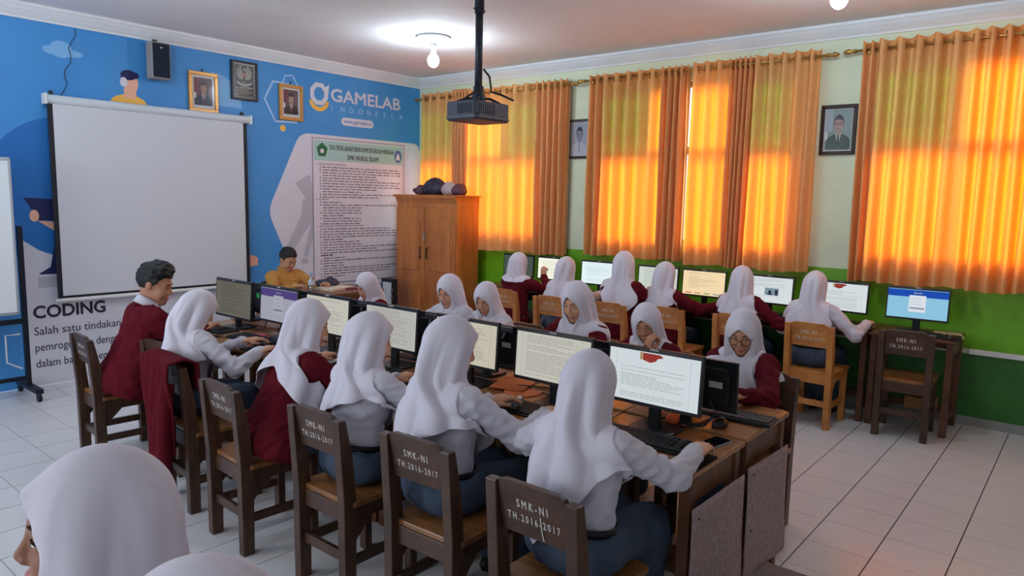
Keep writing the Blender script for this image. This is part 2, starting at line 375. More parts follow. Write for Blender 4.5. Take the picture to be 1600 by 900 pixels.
LG.build('mural_coding_text', P_text, wf)

# ------------------------------------------------------------------ rules poster
po = thing('rules_poster', 'tall white laboratory rules poster with pale green heading band on the blue wall', 'poster', (0, 0, 0))
m_paper = mat('poster_paper', (222, 214, 222), .45, .35); m_band = mat('poster_band', (166, 200, 196), .45, .35); m_ptext = mat('poster_ink', (118, 108, 122), .6, .2)
mb = MB(); FW.rect(mb, -1.625, -.28, .66, 2.305, .008, thick=.004); po_s = mb.build('sheet', m_paper, po)
mb = MB(); FW.rect(mb, -1.61, -.295, 2.06, 2.285, .009); mb.build('heading_band', m_band, po)
mb = MB(); FW.line(mb, [(-1.625, .66), (-.28, .66), (-.28, 2.305), (-1.625, 2.305)], .008, .0087, closed=True); mb.build('border', m_ptext, po)
mb = MB(); FW.poly(mb, [(-1.50 + .078 * math.sin(2 * PI * k / 5), 2.175 + .085 * math.cos(2 * PI * k / 5)) for k in (0, 4, 3, 2, 1)], .010)
FW.disc(mb, -1.50, 2.165, .025, .025, .0105, mi=1); mb.build('green_emblem', [mat('emblem_green', (40, 104, 70), .5), m_paper], po)
mb = MB(); FW.disc(mb, -.375, 2.165, .058, .075, .010); FW.poly(mb, [(-.405, 2.12), (-.345, 2.12), (-.345, 2.16), (-.375, 2.21), (-.405, 2.16)], .0105, mi=1); mb.build('blue_emblem', [mat('emblem_blue', (76, 100, 168), .5), m_paper], po)
mb = MB(); FW.text(mb, 'TATA TERTIB LABORATORIUM KOMPUTER SEKOLAH MENENGAH', -1.405, 2.185, .075, .010, bold=.012, width=.96)
mb.build('heading_lettering', mat('heading_ink', (64, 60, 70), .6), po)
mb = MB(); FW.text(mb, 'SMK NURUL ISLAM', -1.15, 2.085, .075, .010, bold=.02, width=.46); mb.build('school_name_lettering', mat('heading_ink', (64, 60, 70), .6), po)
mb = MB(); z = 2.01; rl = random.Random(3)
def words(mb, a0, a1, z, hgt):
    a = a0
    while a < a1 - .02:
        l = min(rl.uniform(.03, .11), a1 - a); FW.rect(mb, a, a + l, z, z + hgt * rl.uniform(.75, 1.0), .0095); a += l + .014
heads = {0: 'A.  PENGGUNAAN KOMPUTER', 13: 'B.  INTERNET', 23: 'C.  PENGGUNAAN HARDWARE DAN SOFTWARE', 34: 'D.  LAIN - LAIN'}
for k in range(43):
    if k in heads:
        if k == 34: words(mb, -1.58, -1.565, z, .02); words(mb, -1.535, -1.36, z, .022)
        else: FW.text(mb, heads[k], -1.59, z, .030, .0095, bold=.012)
    else:
        if rl.random() < .62: FW.rect(mb, -1.535, -1.522, z, z + .018, .0095)
        words(mb, -1.50, -1.50 + rl.choice([.3, .55, .8, 1.0, 1.12, 1.16]), z, .0125)
    z -= .0305
mb.build('rules_lettering', m_ptext, po)['kind'] = 'stuff'

# ------------------------------------------------------------------ projection screen
ps = thing('projection_screen', 'large pull-down white projection screen on the blue wall', 'screen', (-3.33, -0.05, 0))
MB().tube([(-.91, 0, 2.415), (.91, 0, 2.415)], .038, 14).build('casing', mat('screen_casing', (208, 216, 222), .4), ps, smooth=False)
for sx in (-1, 1):
    MB().box(sx * .91 - .02 * (sx < 0), sx * .91 + .02 * (sx > 0), -.045, .045, 2.37, 2.46).build('end_cap', m_white, ps, bevel=.006)
    MB().box(sx * .86 - .012, sx * .86 + .012, .02, .05, 2.44, 2.49).build('hanger', mat('dark_metal', (50, 50, 54), .5), ps)
mb = MB(); mb.box(-.905, .885, -.006, -.003, .735, 2.39); mb.build('black_border', mat('screen_black', (26, 28, 36), .6), ps)
mb = MB(); mb.box(-.865, .845, -.0085, -.0063, .765, 2.385); mb.build('fabric', mat('screen_fabric', (208, 210, 216), .8, .2), ps)
MB().tube([(-.925, -.004, .727), (.905, -.004, .727)], .017, 10).build('weight_bar', m_white, ps)

# ------------------------------------------------------------------ frames and speaker on the blue wall
def frame(label, pl, w, h, m_fr, fw, art, name='framed_picture', group=None, hook=False):
    """pl: Plane at lower-left corner of the frame on the wall"""
    t = thing(name, label, 'picture', tuple(pl.o), group=group); q = Plane((0, 0, 0), pl.r, pl.u)
    for nm, a0, a1, b0, b1 in (('frame_rail', 0, w, 0, fw), ('frame_rail', 0, w, h - fw, h), ('frame_stile', 0, fw, fw, h - fw), ('frame_stile', w - fw, w, fw, h - fw)):
        mb = MB(); q.rect(mb, a0, a1, b0, b1, .028, thick=.028); mb.build(nm, m_fr, t, bevel=.004)
    mb = MB(); q.rect(mb, fw * .8, w - fw * .8, fw * .8, h - fw * .8, .012, thick=.010); mb.build('backing', mat('mount_card', (224, 224, 222), .5), t)
    art(t, q)
    mb = MB(); q.rect(mb, fw * .9, w - fw * .9, fw * .9, h - fw * .9, .0205, thick=.002); mb.build('glass', glassy('picture_glass', (250, 250, 250), .05), t)
    if hook:
        mb = MB(); q.rect(mb, w / 2 - .006, w / 2 + .006, h, h + .035, .01, thick=.008); mb.build('hook', MATS['dark_metal'], t)
    return t
def portrait(w, h, fw, bgc, suit, shirt, tie, skin, hair, flag=None, cap=False, glasses=False, margin=.02, key=''):
    def art(t, q):
        a0, a1, b0, b1 = fw + margin, w - fw - margin, fw + margin * 1.6, h - fw - margin; W, H = a1 - a0, b1 - b0; cx = (a0 + a1) / 2 + .01 * W
        ms = [mat('photo_%s_%d' % (key, i), c, .5, .3) for i, c in enumerate([bgc, suit, shirt, tie, skin, hair, flag or bgc, (226, 226, 226)])]
        mb = MB(); q.rect(mb, a0, a1, b0, b1, .0125, 0)
        if flag: q.rect(mb, a0, a0 + W * .28, b0 + H * .45, b1, .0128, 6); q.rect(mb, a0, a0 + W * .12, b0 + H * .25, b0 + H * .45, .0129, 7)
        q.poly(mb, roundpoly([(cx - W * .46, b0), (cx + W * .46, b0), (cx + W * .43, b0 + H * .28), (cx + W * .15, b0 + H * .40), (cx - W * .15, b0 + H * .40), (cx - W * .43, b0 + H * .28)], W * .12), .0132, 1)
        q.poly(mb, [(cx - W * .12, b0 + H * .42), (cx, b0 + H * .10), (cx + W * .12, b0 + H * .42)], .0136, 2)
        if tie: q.poly(mb, [(cx - W * .03, b0 + H * .38), (cx - W * .04, b0 + H * .14), (cx, b0 + H * .08), (cx + W * .04, b0 + H * .14), (cx + W * .03, b0 + H * .38)], .0140, 3)
        q.disc(mb, cx, b0 + H * .665, W * .19, H * .205, .0138, 5); q.rect(mb, cx - W * .08, cx + W * .08, b0 + H * .38, b0 + H * .52, .0142, 4)
        q.disc(mb, cx, b0 + H * .62, W * .165, H * .185, .0146, 4)
        if cap: q.poly(mb, [(cx - W * .19, b0 + H * .73), (cx + W * .19, b0 + H * .73), (cx + W * .16, b0 + H * .88), (cx - W * .16, b0 + H * .88)], .0152, 5)
        else: q.poly(mb, roundpoly([(cx - W * .17, b0 + H * .73), (cx - W * .05, b0 + H * .755), (cx + W * .17, b0 + H * .72), (cx + W * .15, b0 + H * .82), (cx - W * .14, b0 + H * .82)], W * .05), .0152, 5)
        for sx in (-1, 1):
            q.disc(mb, cx + sx * W * .065, b0 + H * .645, W * .03, H * .012, .0154, 5, n=10)
            if glasses: q.line(mb, [(cx + sx * W * .065 + W * .055 * math.cos(k * PI / 5), b0 + H * .64 + H * .035 * math.sin(k * PI / 5)) for k in range(10)], W * .014, .0158, 5, closed=True)
        q.rect(mb, cx - W * .06, cx + W * .06, b0 + H * .525, b0 + H * .535, .0155, 5)
        mb.build('portrait_print', ms, t)
    return art
m_gold = mat('gold_frame', (206, 146, 74), .35, .5, metal=.35, var=.2, vscale=20); m_blackfr = mat('black_frame', (34, 30, 40), .4); m_darkwoodfr = mat('dark_wood_frame', (46, 28, 26), .4)
frame('gold framed official portrait with white glare, nearest the loudspeaker', Plane((-3.015, 0, 2.447), (1, 0, 0), (0, 0, 1)), .292, .383, m_gold, .034,
      portrait(.292, .383, .034, (96, 72, 84), (44, 62, 84), (206, 206, 212), (120, 60, 66), (178, 140, 128), (46, 40, 48), flag=(130, 66, 78), cap=True, key='a'), hook=True)
frame('gold framed official portrait with maroon backdrop, beside the white wordmark', Plane((-2.038, 0, 2.462), (1, 0, 0), (0, 0, 1)), .288, .376, m_gold, .034,
      portrait(.288, .376, .034, (112, 76, 88), (44, 44, 56), (220, 218, 222), (150, 52, 60), (190, 146, 130), (42, 36, 42), flag=(124, 40, 52), cap=True, key='b'), hook=True)
def garuda(t, q):
    w, h = .29, .385
    ms = [mat('emblem_dark', (40, 42, 50), .5), mat('emblem_silver', (158, 156, 142), .45), mat('emblem_white', (214, 212, 206), .5), mat('emblem_red', (150, 70, 66), .5)]
    mb = MB(); q.rect(mb, .03, w - .03, .03, h - .03, .0125, 0); q.line(mb, [(.04, .04), (w - .04, .04), (w - .04, h - .04), (.04, h - .04)], .005, .013, 1, closed=True)
    cx, cy = w / 2, .265
    for sx in (-1, 1):
        for k in range(6):
            a = math.radians(70 - k * 22); L = .085 - .004 * k
            q.poly(mb, [(cx + sx * .012, cy - .01 - k * .006), (cx + sx * (.014 + L * math.cos(a) - .008 * math.sin(a)), cy + L * math.sin(a) + .004), (cx + sx * (.014 + L * math.cos(a) + .010 * math.sin(a)), cy + L * math.sin(a) - .012), (cx + sx * .012, cy - .03 - k * .006)][::sx], .0135 + k * .0001, 1)
        q.poly(mb, [(cx + sx * .004, .20), (cx + sx * .03, .165), (cx + sx * .012, .155)][::sx], .0145, 1)
    q.poly(mb, roundpoly([(cx - .02, .275), (cx + .02, .275), (cx + .02, .24), (cx, .215), (cx - .02, .24)], .008), .0150, 3); q.disc(mb, cx, .255, .008, .008, .0155, 2)
    q.disc(mb, cx + .004, .305, .014, .018, .0150, 1); q.poly(mb, [(cx + .012, .308), (cx + .03, .30), (cx + .012, .298)], .0152, 2)
    q.line(mb, [(cx - .075, .175), (cx - .04, .155), (cx, .148), (cx + .04, .155), (cx + .075, .175)], .016, .0156, 2)
    for k in range(6): q.rect(mb, .08 if k else .085, w - .05 - (k % 3) * .03, .125 - k * .014, .132 - k * .014, .0156, 2 if k == 0 else 1)
    for k in range(5): q.rect(mb, .055, .07, .05 + k * .016, .062 + k * .016, .0156, 3 if k % 2 else 2)
    mb.build('emblem_print', ms, t)
frame('black framed eagle emblem with text hanging between the two gold portraits', Plane((-2.578, 0, 2.612), (1, 0, 0), (0, 0, 1)), .290, .388, m_blackfr, .024, garuda, name='framed_emblem')
RW = lambda y, z: Plane((0, y, z), (0, -1, 0), (0, 0, 1))
frame('dark framed black-and-white portrait hanging between the left and middle curtains', RW(-2.345, 2.115), .285, .41, m_darkwoodfr, .026,
      portrait(.285, .41, .026, (170, 176, 190), (196, 198, 208), (214, 214, 222), (150, 150, 160), (148, 144, 152), (60, 58, 68), key='c', margin=.006))
frame('dark framed colour portrait of figure in green suit, between middle and right curtains', RW(-4.955, 2.095), .285, .41, m_darkwoodfr, .03,
      portrait(.285, .41, .03, (142, 164, 160), (66, 92, 80), (204, 208, 206), (54, 66, 62), (182, 150, 140), (40, 36, 38), flag=(176, 190, 200), glasses=True, key='d', margin=.006))
sp = thing('loudspeaker', 'small dark box loudspeaker high on the blue wall beneath the cornice', 'loudspeaker', (-3.325, 0, 2.69))
MB().box(-.085, .085, -.15, -.035, 0, .325).build('cabinet', mat('speaker_box', (150, 146, 142), .5), sp, bevel=.006)
MB().box(-.075, .075, -.157, -.15, .012, .313).build('grille', mat('speaker_grille', (38, 46, 58), .8, .1, bump=.4, bscale=600), sp, bevel=.003)
MB().ell((0, -.158, .275), (.008, .004, .008)).build('badge', m_white, sp)
MB().box(-.02, .02, -.035, 0, .13, .36).build('bracket', MATS['dark_metal'], sp)
tag(MB().tube([(-3.98 + .02 * math.sin(k * 1.7) - k * .012, -.006, 3.03 - k * .058) for k in range(11)], .003, 6).build('wall_cable', mat('cable_black', (30, 32, 40), .5)), 'thin black cable running down blue wall from cornice to projection screen', 'cable')
# ================================================================== CURTAINS
def curtain_mat():
    m = bpy.data.materials.new('tan_orange_curtain'); m.use_nodes = True; nt = m.node_tree; nt.nodes.clear()
    o = nt.nodes.new('ShaderNodeOutputMaterial'); d = nt.nodes.new('ShaderNodeBsdfDiffuse'); t = nt.nodes.new('ShaderNodeBsdfTranslucent'); a = nt.nodes.new('ShaderNodeAddShader')
    tc = nt.nodes.new('ShaderNodeTexCoord'); n = nt.nodes.new('ShaderNodeTexNoise'); n.inputs['Scale'].default_value = 90; n.inputs['Detail'].default_value = 3
    mp = nt.nodes.new('ShaderNodeMapping'); mp.inputs['Scale'].default_value = (1, 1, .25); nt.links.new(tc.outputs['Object'], mp.inputs[0]); nt.links.new(mp.outputs[0], n.inputs['Vector'])
    rp = nt.nodes.new('ShaderNodeValToRGB'); rp.color_ramp.elements[0].color = (.50, .30, .125, 1); rp.color_ramp.elements[1].color = (.56, .34, .145, 1); rp.color_ramp.elements[0].position = .4; rp.color_ramp.elements[1].position = .6
    nt.links.new(n.outputs[0], rp.inputs[0]); nt.links.new(rp.outputs[0], d.inputs[0])
    t.inputs[0].default_value = (0.38, 0.095, 0.001, 1)
    nt.links.new(d.outputs[0], a.inputs[0]); nt.links.new(t.outputs[0], a.inputs[1]); nt.links.new(a.outputs[0], o.inputs[0])
    return m
m_curt = curtain_mat(); m_brass = mat('brass', (176, 134, 70), .3, .5, metal=.8)
ring_me = MB()
def ring_mesh():
    mb = MB(); n, k = 16, 6
    vs = [((.003 * math.cos(2 * PI * j / k)), (.026 + .006 * math.sin(2 * PI * j / k)) * math.cos(2 * PI * i / n), (.026 + .006 * math.sin(2 * PI * j / k)) * math.sin(2 * PI * i / n)) for i in range(n) for j in range(k)]
    fs = [(i * k + j, i * k + (j + 1) % k, ((i + 1) % n) * k + (j + 1) % k, ((i + 1) % n) * k + j) for i in range(n) for j in range(k)]
    mb.add(vs, fs); return mb.mesh('eyelet', m_brass, True)
ring_me = ring_mesh()
def curtain_panel(label, segs, ztop=2.945, zbot=1.08, seed=0, flare=0.0):
    """segs: list of (y0, y1, folds)"""
    rr_ = random.Random(seed); t = thing('curtain', label, 'curtain', (-0.12, 0, 0), group='orange window curtains')
    ys, ph = [], []; acc = 0.0
    for (y0, y1, n) in segs:
        k = max(6, int(n * 14))
        for i in range(k):
            u = i / k; ys.append(y0 + (y1 - y0) * u); ph.append(acc + n * u)
        acc += n
    ys.append(segs[-1][1]); ph.append(acc)
    jit = [rr_.uniform(.75, 1.2) for _ in range(int(acc) + 3)]; jy = [rr_.uniform(-.02, .02) for _ in range(int(acc) + 3)]
    rows = 22; vs = []; yc = sum(ys) / len(ys)
    for r in range(rows + 1):
        v = r / rows; z = ztop + (zbot - ztop) * v
        for y, p in zip(ys, ph):
            j = jit[int(p)]; amp = (.040 + .012 * v) * j
            s_ = math.sin(2 * PI * p); x = -amp * (abs(s_) ** .8) * (1 if s_ > 0 else -1) + .006 * math.sin(7 * v + p * 2.1)
            zz = z + (.010 * math.cos(2 * PI * p) if r == 0 else (.008 * math.sin(p * 1.3 + seed) if r == rows else 0))
            vs.append((x, y + (y - yc) * flare * v + jy[int(p)] * v * .8, zz))
    n = len(ys); fs = [(r * n + i, r * n + i + 1, (r + 1) * n + i + 1, (r + 1) * n + i) for r in range(rows) for i in range(n - 1)]
    MB().add(vs, fs).build('fabric', m_curt, t, smooth=True)
    for (y0, y1, n) in segs:                      # gathered pleats: opaque sheet added behind to block backlight, standing for their layers
        if n / abs(y1 - y0) > 11:
            gv = []; ng = 24
            for r in range(2):
                for i in range(ng + 1): gv.append((.055 + .018 * math.sin(i * 1.9), y0 + (y1 - y0) * i / ng, (ztop - .02) if r == 0 else zbot + .01))
            MB().add(gv, [(i, i + 1, ng + 2 + i, ng + 1 + i) for i in range(ng)]).build('backlight_block_sheet', mat('opaque_backing_cloth', (196, 150, 104), .9, .1), t, smooth=True)
    k = .5
    while k < acc:
        i = min(range(len(ph)), key=lambda q: abs(ph[q] - k)); o = link('eyelet', ring_me, t, loc=(0, ys[i], ztop - .062)); o.rotation_euler = (0, 0, PI / 2 if int(k * 2) % 2 else PI / 2)
        k += .5
    return t
curtain_panel('narrow orange curtain panel in the front corner above the wardrobe', [(-.17, -.72, 4), (-.72, -.97, 5)], seed=1)
curtain_panel('glowing orange curtain panel right of the projector, gathered at its right edge', [(-.97, -1.98, 6), (-1.98, -2.385, 5)], ztop=2.94, zbot=1.07, seed=2)
curtain_panel('left panel of the middle window curtain, beside the bright gap', [(-2.67, -2.84, 2), (-2.84, -3.50, 5), (-3.50, -3.760, 4)], zbot=1.11, seed=3)
curtain_panel('right panel of the middle window curtain, with gathered pleats in its centre', [(-3.812, -4.17, 3), (-4.17, -4.40, 5), (-4.40, -4.86, 4), (-4.86, -4.955, 1)], ztop=2.955, zbot=1.09, seed=4)
curtain_panel('rightmost orange curtain panel beside the green suit portrait', [(-5.27, -5.39, 2), (-5.39, -6.02, 5), (-6.02, -6.62, 6)], ztop=2.97, zbot=1.06, seed=5)
curtain_panel('curtain panel at the right edge of the photo', [(-6.64, -6.85, 4), (-6.85, -7.42, 5)], ztop=2.97, zbot=1.06, seed=6)
def rod(label, y0, y1, z):
    t = thing('curtain_rod', label, 'curtain rod', (-.12, 0, z), group='brass curtain rods')
    MB().tube([(0, y0, 0), (0, y1, 0)], .011, 10).build('pole', m_brass, t, smooth=True)
    for y, s_ in ((y0, 1), (y1, -1)):
        MB().tube([(0, y, 0), (0, y + s_ * .02, 0), (0, y + s_ * .035, 0), (0, y + s_ * .05, 0), (0, y + s_ * .075, 0), (0, y + s_ * .10, 0)], [.016, .016, .009, .022, .018, .003], 10).build('finial', m_brass, t, smooth=True)
        MB().box(-.008, .119, y - s_ * .10 - .008, y - s_ * .10 + .008, -.03, -.012).build('bracket', m_brass, t)
rod('brass curtain rod over the front corner window', -.13, -2.44, 2.88)
rod('brass curtain rod over the middle window', -2.61, -5.0, 2.895)
rod('brass curtain rod over the rightmost window', -5.22, -7.48, 2.905)

# ================================================================== CEILING LAMPS AND PROJECTOR
m_rose = mat('ceiling_rose_plaster', (214, 218, 222), .6); m_bulb = emis('glowing_bulb', (222, 240, 255), 310.0); m_bulboff = mat('unlit_bulb_glass', (222, 226, 228), .3); m_sock = mat('lamp_socket', (228, 230, 230), .4)
def lamp(label, x, y, lit=True):
    t = thing('ceiling_lamp', label, 'ceiling lamp', (x, y, ZC), group='bulb lamps on ceiling roses')
    MB().lathe([(.155, 0), (.165, -.012), (.15, -.022), (.12, -.022), (.11, -.035), (.085, -.04), (.06, -.055), (.04, -.06)], n=28).build('ceiling_rose', m_rose, t, smooth=True)
    MB().lathe([(.03, -.055), (.03, -.10), (.022, -.12), (.022, -.158)], n=16).build('socket', m_sock, t, smooth=True)
    MB().ell((0, 0, -.215), (.052, .052, .062), 18, 12).build('bulb', m_bulb if lit else m_bulboff, t, smooth=True)
lamp('bare glowing bulb on white ceiling rose beside the projector pole', -1.63, -1.93)
lamp('glowing bulb on ceiling rose above the rightmost curtain, beyond the top edge', -1.63, -5.5)
lamp('glowing bulb on ceiling rose above the projection screen, beyond the top edge', -4.7, -1.93)
lamp('unlit bulb on ceiling rose above the foreground girls, outside the view', -4.7, -5.5, False)

m_pj = mat('projector_plastic', (58, 60, 72), .45, .4); m_pole = mat('pole_metal', (44, 50, 62), .4, .5, metal=.3)
pj = thing('ceiling_projector', 'dark grey projector hanging from a long black ceiling pole', 'projector', (-3.33, -4.06, 2.105))
mb = MB(); mb.prism(rrect(-.150, .150, -.118, .118, .03, 4), lambda a, b, t: (a, b, t), 0, .105); mb.build('body', m_pj, pj, bevel=.008)
mb = MB(); mb.prism(rrect(-.154, .154, -.122, .122, .03, 4), lambda a, b, t: (a, b, t), .012, .022); mb.build('seam_band', mat('projector_seam', (92, 94, 104), .4), pj)
for k in range(9): MB().box(-.153, -.148, -.09 + k * .013, -.084 + k * .013, .035, .09).build('vent_slat', m_pole, pj)
for k in range(9): MB().box(-.14 + k * .018, -.128 + k * .018, -.121, -.116, .035, .09).build('vent_slat', m_pole, pj)
MB().tube([(.07, .10, .055), (.07, .135, .055)], .035, 16).build('lens', mat('lens_glass', (14, 14, 20), .08, .6), pj, smooth=False)
mb = MB(); mb.tube([(0, 0, .19), (0, 0, .62)], .022, 12); mb.build('lower_pole', m_pole, pj, smooth=True)
MB().tube([(0, 0, .60), (0, 0, ZC - 2.105)], .028, 12).build('upper_pole', m_pole, pj, smooth=True)
for z in (.62, .95): MB().tube([(-.045, 0, z), (.045, 0, z)], .006, 8).build('clamp_bolt', m_pole, pj)
MB().lathe([(.03, .105), (.045, .115), (.04, .145), (.03, .16), (.03, .20)], n=14).build('swivel_joint', m_pole, pj, smooth=True)
for k in range(4):
    a = PI / 4 + k * PI / 2; MB().tube([(0, 0, .135), (.07 * math.cos(a), .07 * math.sin(a), .13), (.14 * math.cos(a), .11 * math.sin(a), .108)], .008, 6).build('bracket_arm', m_pole, pj)
MB().tube([(.03, -.01, .30), (.06, -.03, .26), (.075, -.03, .20), (.04, -.06, .17), (.09, -.10, .155), (.16, -.13, .13)], .006, 6).build('cable', MATS['cable_black'], pj, smooth=True)
MB().tube([(-.02, -.02, .25), (-.05, -.07, .17), (-.10, -.06, .15), (-.12, -.02, .125), (-.05, .03, .14)], .006, 6).build('cable', MATS['cable_black'], pj, smooth=True)

# ================================================================== WARDROBE
m_cab = mat('varnished_teak', (202, 124, 60), .35, .45, var=.35, vscale=9, stretch=(1, 1, .12), c2=(166, 94, 44), coat=.3)
m_cabd = mat('varnished_teak_dark', (128, 74, 40), .4, .4)
cabi = thing('wardrobe', 'tall varnished wooden wardrobe with two arched panel doors in the corner', 'wardrobe', (-.535, -.69, 0))
MB().box(0, .365, -.51, .51, .06, 1.559).build('carcass', m_cab, cabi, bevel=.003)
MB().box(-.01, .375, -.52, .52, 0, .06).build('plinth', m_cabd, cabi, bevel=.004)
mb = MB(); mb.prism([(0, 1.56), (.0, 1.60), (-.018, 1.64), (-.035, 1.665), (-.035, 1.685), (.37, 1.685), (.37, 1.56)], lambda a, b, t: (a, t, b), -.51, .51); mb.build('cornice', m_cab, cabi)
MB().box(-.04, .37, -.545, .545, 1.685, 1.70).build('top_board', m_cab, cabi, bevel=.004)
for s_ in (-1, 1):
    y0, y1 = (.006, .50) if s_ > 0 else (-.50, -.006)
    d = MB().box(-.022, 0, y0, y1, .08, 1.545).build('door', m_cab, cabi, bevel=.003)
    yc = (y0 + y1) / 2
    arch = [(yc - .17, .80), (yc + .17, .80), (yc + .17, 1.36)] + [(yc + .17 * math.cos(a), 1.36 + .08 * math.sin(a)) for a in [PI * k / 10 for k in range(1, 10)]] + [(yc - .17, 1.36)]
    mb = MB(); mb.prism(arch, lambda a, b, t: (t, a, b), -.036, -.020); mb.build('upper_panel', m_cab, d, bevel=.010)
    MB().box(-.036, -.020, yc - .17, yc + .17, .16, .72).build('lower_panel', m_cab, d, bevel=.010)
    yh = .055 * s_; MB().tube([(-.03, yh, .95), (-.05, yh, .96), (-.05, yh, 1.07), (-.03, yh, 1.08)], .008, 8).build('handle', mat('dark_bronze', (60, 44, 34), .4, metal=.5), d, smooth=True)
MB().box(-.036, -.02, -.03, .03, 1.22, 1.235).build('hasp', mat('steel', (150, 146, 140), .35, metal=.8), cabi)
MB().tube([(-.035, -.004, 1.16), (-.035, -.004, 1.22)], .014, 8).build('padlock', MATS['steel'], cabi)
# folded bags lying on the wardrobe
def lump(name, label, cat, loc, size, m, seed, group=None):
    r_ = random.Random(seed); n, k = 14, 8; mb = MB(); mb.ell((0, 0, 0), (1, 1, 1), n, k)
    ph = [r_.uniform(0, 6) for _ in range(6)]
    mb.v = [(x * size[0] * (1 + .18 * math.sin(5 * y + ph[0]) * math.cos(3 * z + ph[1])), y * size[1] * (1 + .15 * math.sin(4 * x + ph[2])), (max(z, -.72) + .72) * size[2] * (1 + .22 * math.sin(6 * x + 3 * y + ph[3]))) for x, y, z in mb.v]
    return tag(mb.build(name, m, smooth=True, loc=loc), label, cat, group)
m_bagd = mat('navy_bag_cloth', (58, 56, 78), .6, .4, var=.3, vscale=12); m_bagw = mat('pale_bag_cloth', (190, 172, 172), .6, .4, var=.2, vscale=10); m_bagm = mat('plum_bag_cloth', (96, 66, 84), .6, .4, var=.3, vscale=10)
lump('folded_bag', 'dark navy crumpled bag, tallest of the pile on the wardrobe', 'bag', (-.36, -.66, 1.70), (.13, .17, .10), m_bagd, 1, 'bags on the wardrobe')
lump('folded_bag', 'plum coloured crumpled bag at left end of the wardrobe pile', 'bag', (-.36, -.44, 1.70), (.12, .10, .062), m_bagm, 2, 'bags on the wardrobe')
lump('folded_bag', 'pale crumpled bag right of the navy bag on the wardrobe', 'bag', (-.37, -.92, 1.70), (.11, .10, .08), m_bagw, 3, 'bags on the wardrobe')
lump('folded_bag', 'dark crumpled bag at right end of the wardrobe pile', 'bag', (-.37, -1.07, 1.70), (.12, .08, .066), m_bagm, 4, 'bags on the wardrobe')
# poster stand beside the wardrobe
bs = thing('speaker_column', 'narrow black and white standing box beside the wardrobe', 'box', (-.83, -.38, 0))
MB().box(-.04, .04, -.10, .10, 0, .70).build('body', mat('box_black', (34, 34, 40), .5), bs, bevel=.004)
MB().box(-.055, -.04, -.08, .06, .05, .66).build('white_panel', m_white, bs)
for k in range(6): MB().box(-.052, -.03, -.099, -.078, .10 + k * .09, .14 + k * .09).build('rivet_strip', MATS['steel'], bs)

# ================================================================== ROLLING WHITEBOARD
wb = thing('rolling_whiteboard', 'white board on a black wheeled stand at the left edge', 'whiteboard', (-5.2, -.30, 0))
MB().box(-.62, .59, -.02, .0, .70, 1.90).build('board', mat('whiteboard_enamel', (226, 232, 236), .2, .5), wb, bevel=.004)
m_alu = mat('aluminium_trim', (196, 204, 212), .35, .5, metal=.6); m_stand = mat('stand_black', (18, 22, 34), .45)
for a0, a1, b0, b1 in ((-.63, .60, 1.885, 1.91), (-.63, .60, .68, .705), (.585, .605, .69, 1.90), (-.635, -.615, .69, 1.90)): MB().box(a0, a1, -.026, .004, b0, b1).build('edge_trim', m_alu, wb, bevel=.003)
for x in (-.655, .625):
    MB().box(x, x + .035, -.015, .025, .07, 1.38).build('post', m_stand, wb, bevel=.003)
    MB().box(x - .01, x + .045, -.25, .25, .065, .105).build('foot', m_stand, wb, bevel=.006)
    for y in (-.225, .225):
        c_ = MB().tube([(x + .004, y, .032), (x + .030, y, .032)], .032, 14).build('caster', m_stand, wb)
        MB().box(x + .005, x + .03, y - .012, y + .012, .032, .07).build('caster_fork', m_alu, c_)
MB().box(-.64, .64, -.005, .02, .60, .64).build('cross_rail', m_stand, wb)
MB().box(-.64, .64, -.005, .02, .14, .17).build('cross_rail', m_stand, wb)
MB().tube([(.60, -.01, .52), (.50, -.01, .52), (.50, -.01, .30), (.60, -.01, .24)], .008, 6).build('tray_wire', m_alu, wb)

# ================================================================== DESKS
def wood(name, c, c2, rough=.38, coat=.25): return mat(name, c, rough, .4, var=.4, vscale=7, stretch=(6, .8, .8), c2=c2, coat=coat, bump=.03, bscale=30)
m_desk = wood('desk_top_wood', (170, 112, 62), (124, 74, 36), .32, .4); m_deskleg = wood('desk_frame_wood', (116, 76, 48), (84, 52, 32), .5, .1)
m_wdesk = wood('wall_desk_wood', (110, 68, 42), (78, 46, 28), .4, .25); m_chD = wood('dark_chair_wood', (84, 56, 38), (56, 36, 24), .45, .2)
m_chL = wood('honey_chair_wood', (206, 138, 66), (172, 106, 48), .42, .25); m_chM = wood('mid_chair_wood', (206, 134, 70), (168, 102, 52), .45, .2); m_seat = wood('seat_wood', (150, 100, 52), (112, 70, 36), .33, .4)
def desk_proto(mt, ml, zt, wdt=.564, dep=.505):
    """local: x 0 = user edge, x dep = far edge, y centred"""
    t = thing('school_desk', 'x', 'desk'); h = wdt / 2
    MB().box(0, dep, -h, h, zt - .022, zt).build('desk_top', mt, t, bevel=.005)
    for sx in (0.03, dep - .075):
        for sy in (-h + .008, h - .053): MB().box(sx, sx + .045, sy, sy + .045, 0, zt - .022).build('leg', ml, t, bevel=.004)
    for sy in (-h + .020, h - .040):
        MB().box(.075, dep - .075, sy, sy + .02, zt - .13, zt - .022).build('side_apron', ml, t)
        MB().box(.075, dep - .075, sy, sy + .02, .10, .15).build('side_rail', ml, t)
    MB().box(dep - .06, dep - .04, -h + .053, h - .053, zt - .13, zt - .022).build('back_apron', ml, t)
    MB().box(dep - .07, dep - .03, -h + .053, h - .053, .10, .15).build('foot_rail', ml, t)
    return t
ROWL = [-5.585 + .57 * k for k in range(7)]; ROWW = [-5.862 + .572 * k for k in range(8)]
ZL, ZR, ZW = .726, .735, .722
p = desk_proto(m_desk, m_deskleg, ZL)
def ordn(k, n): return ('nearest' if k == 0 else ('farthest' if k == n - 1 else ORD[k]))
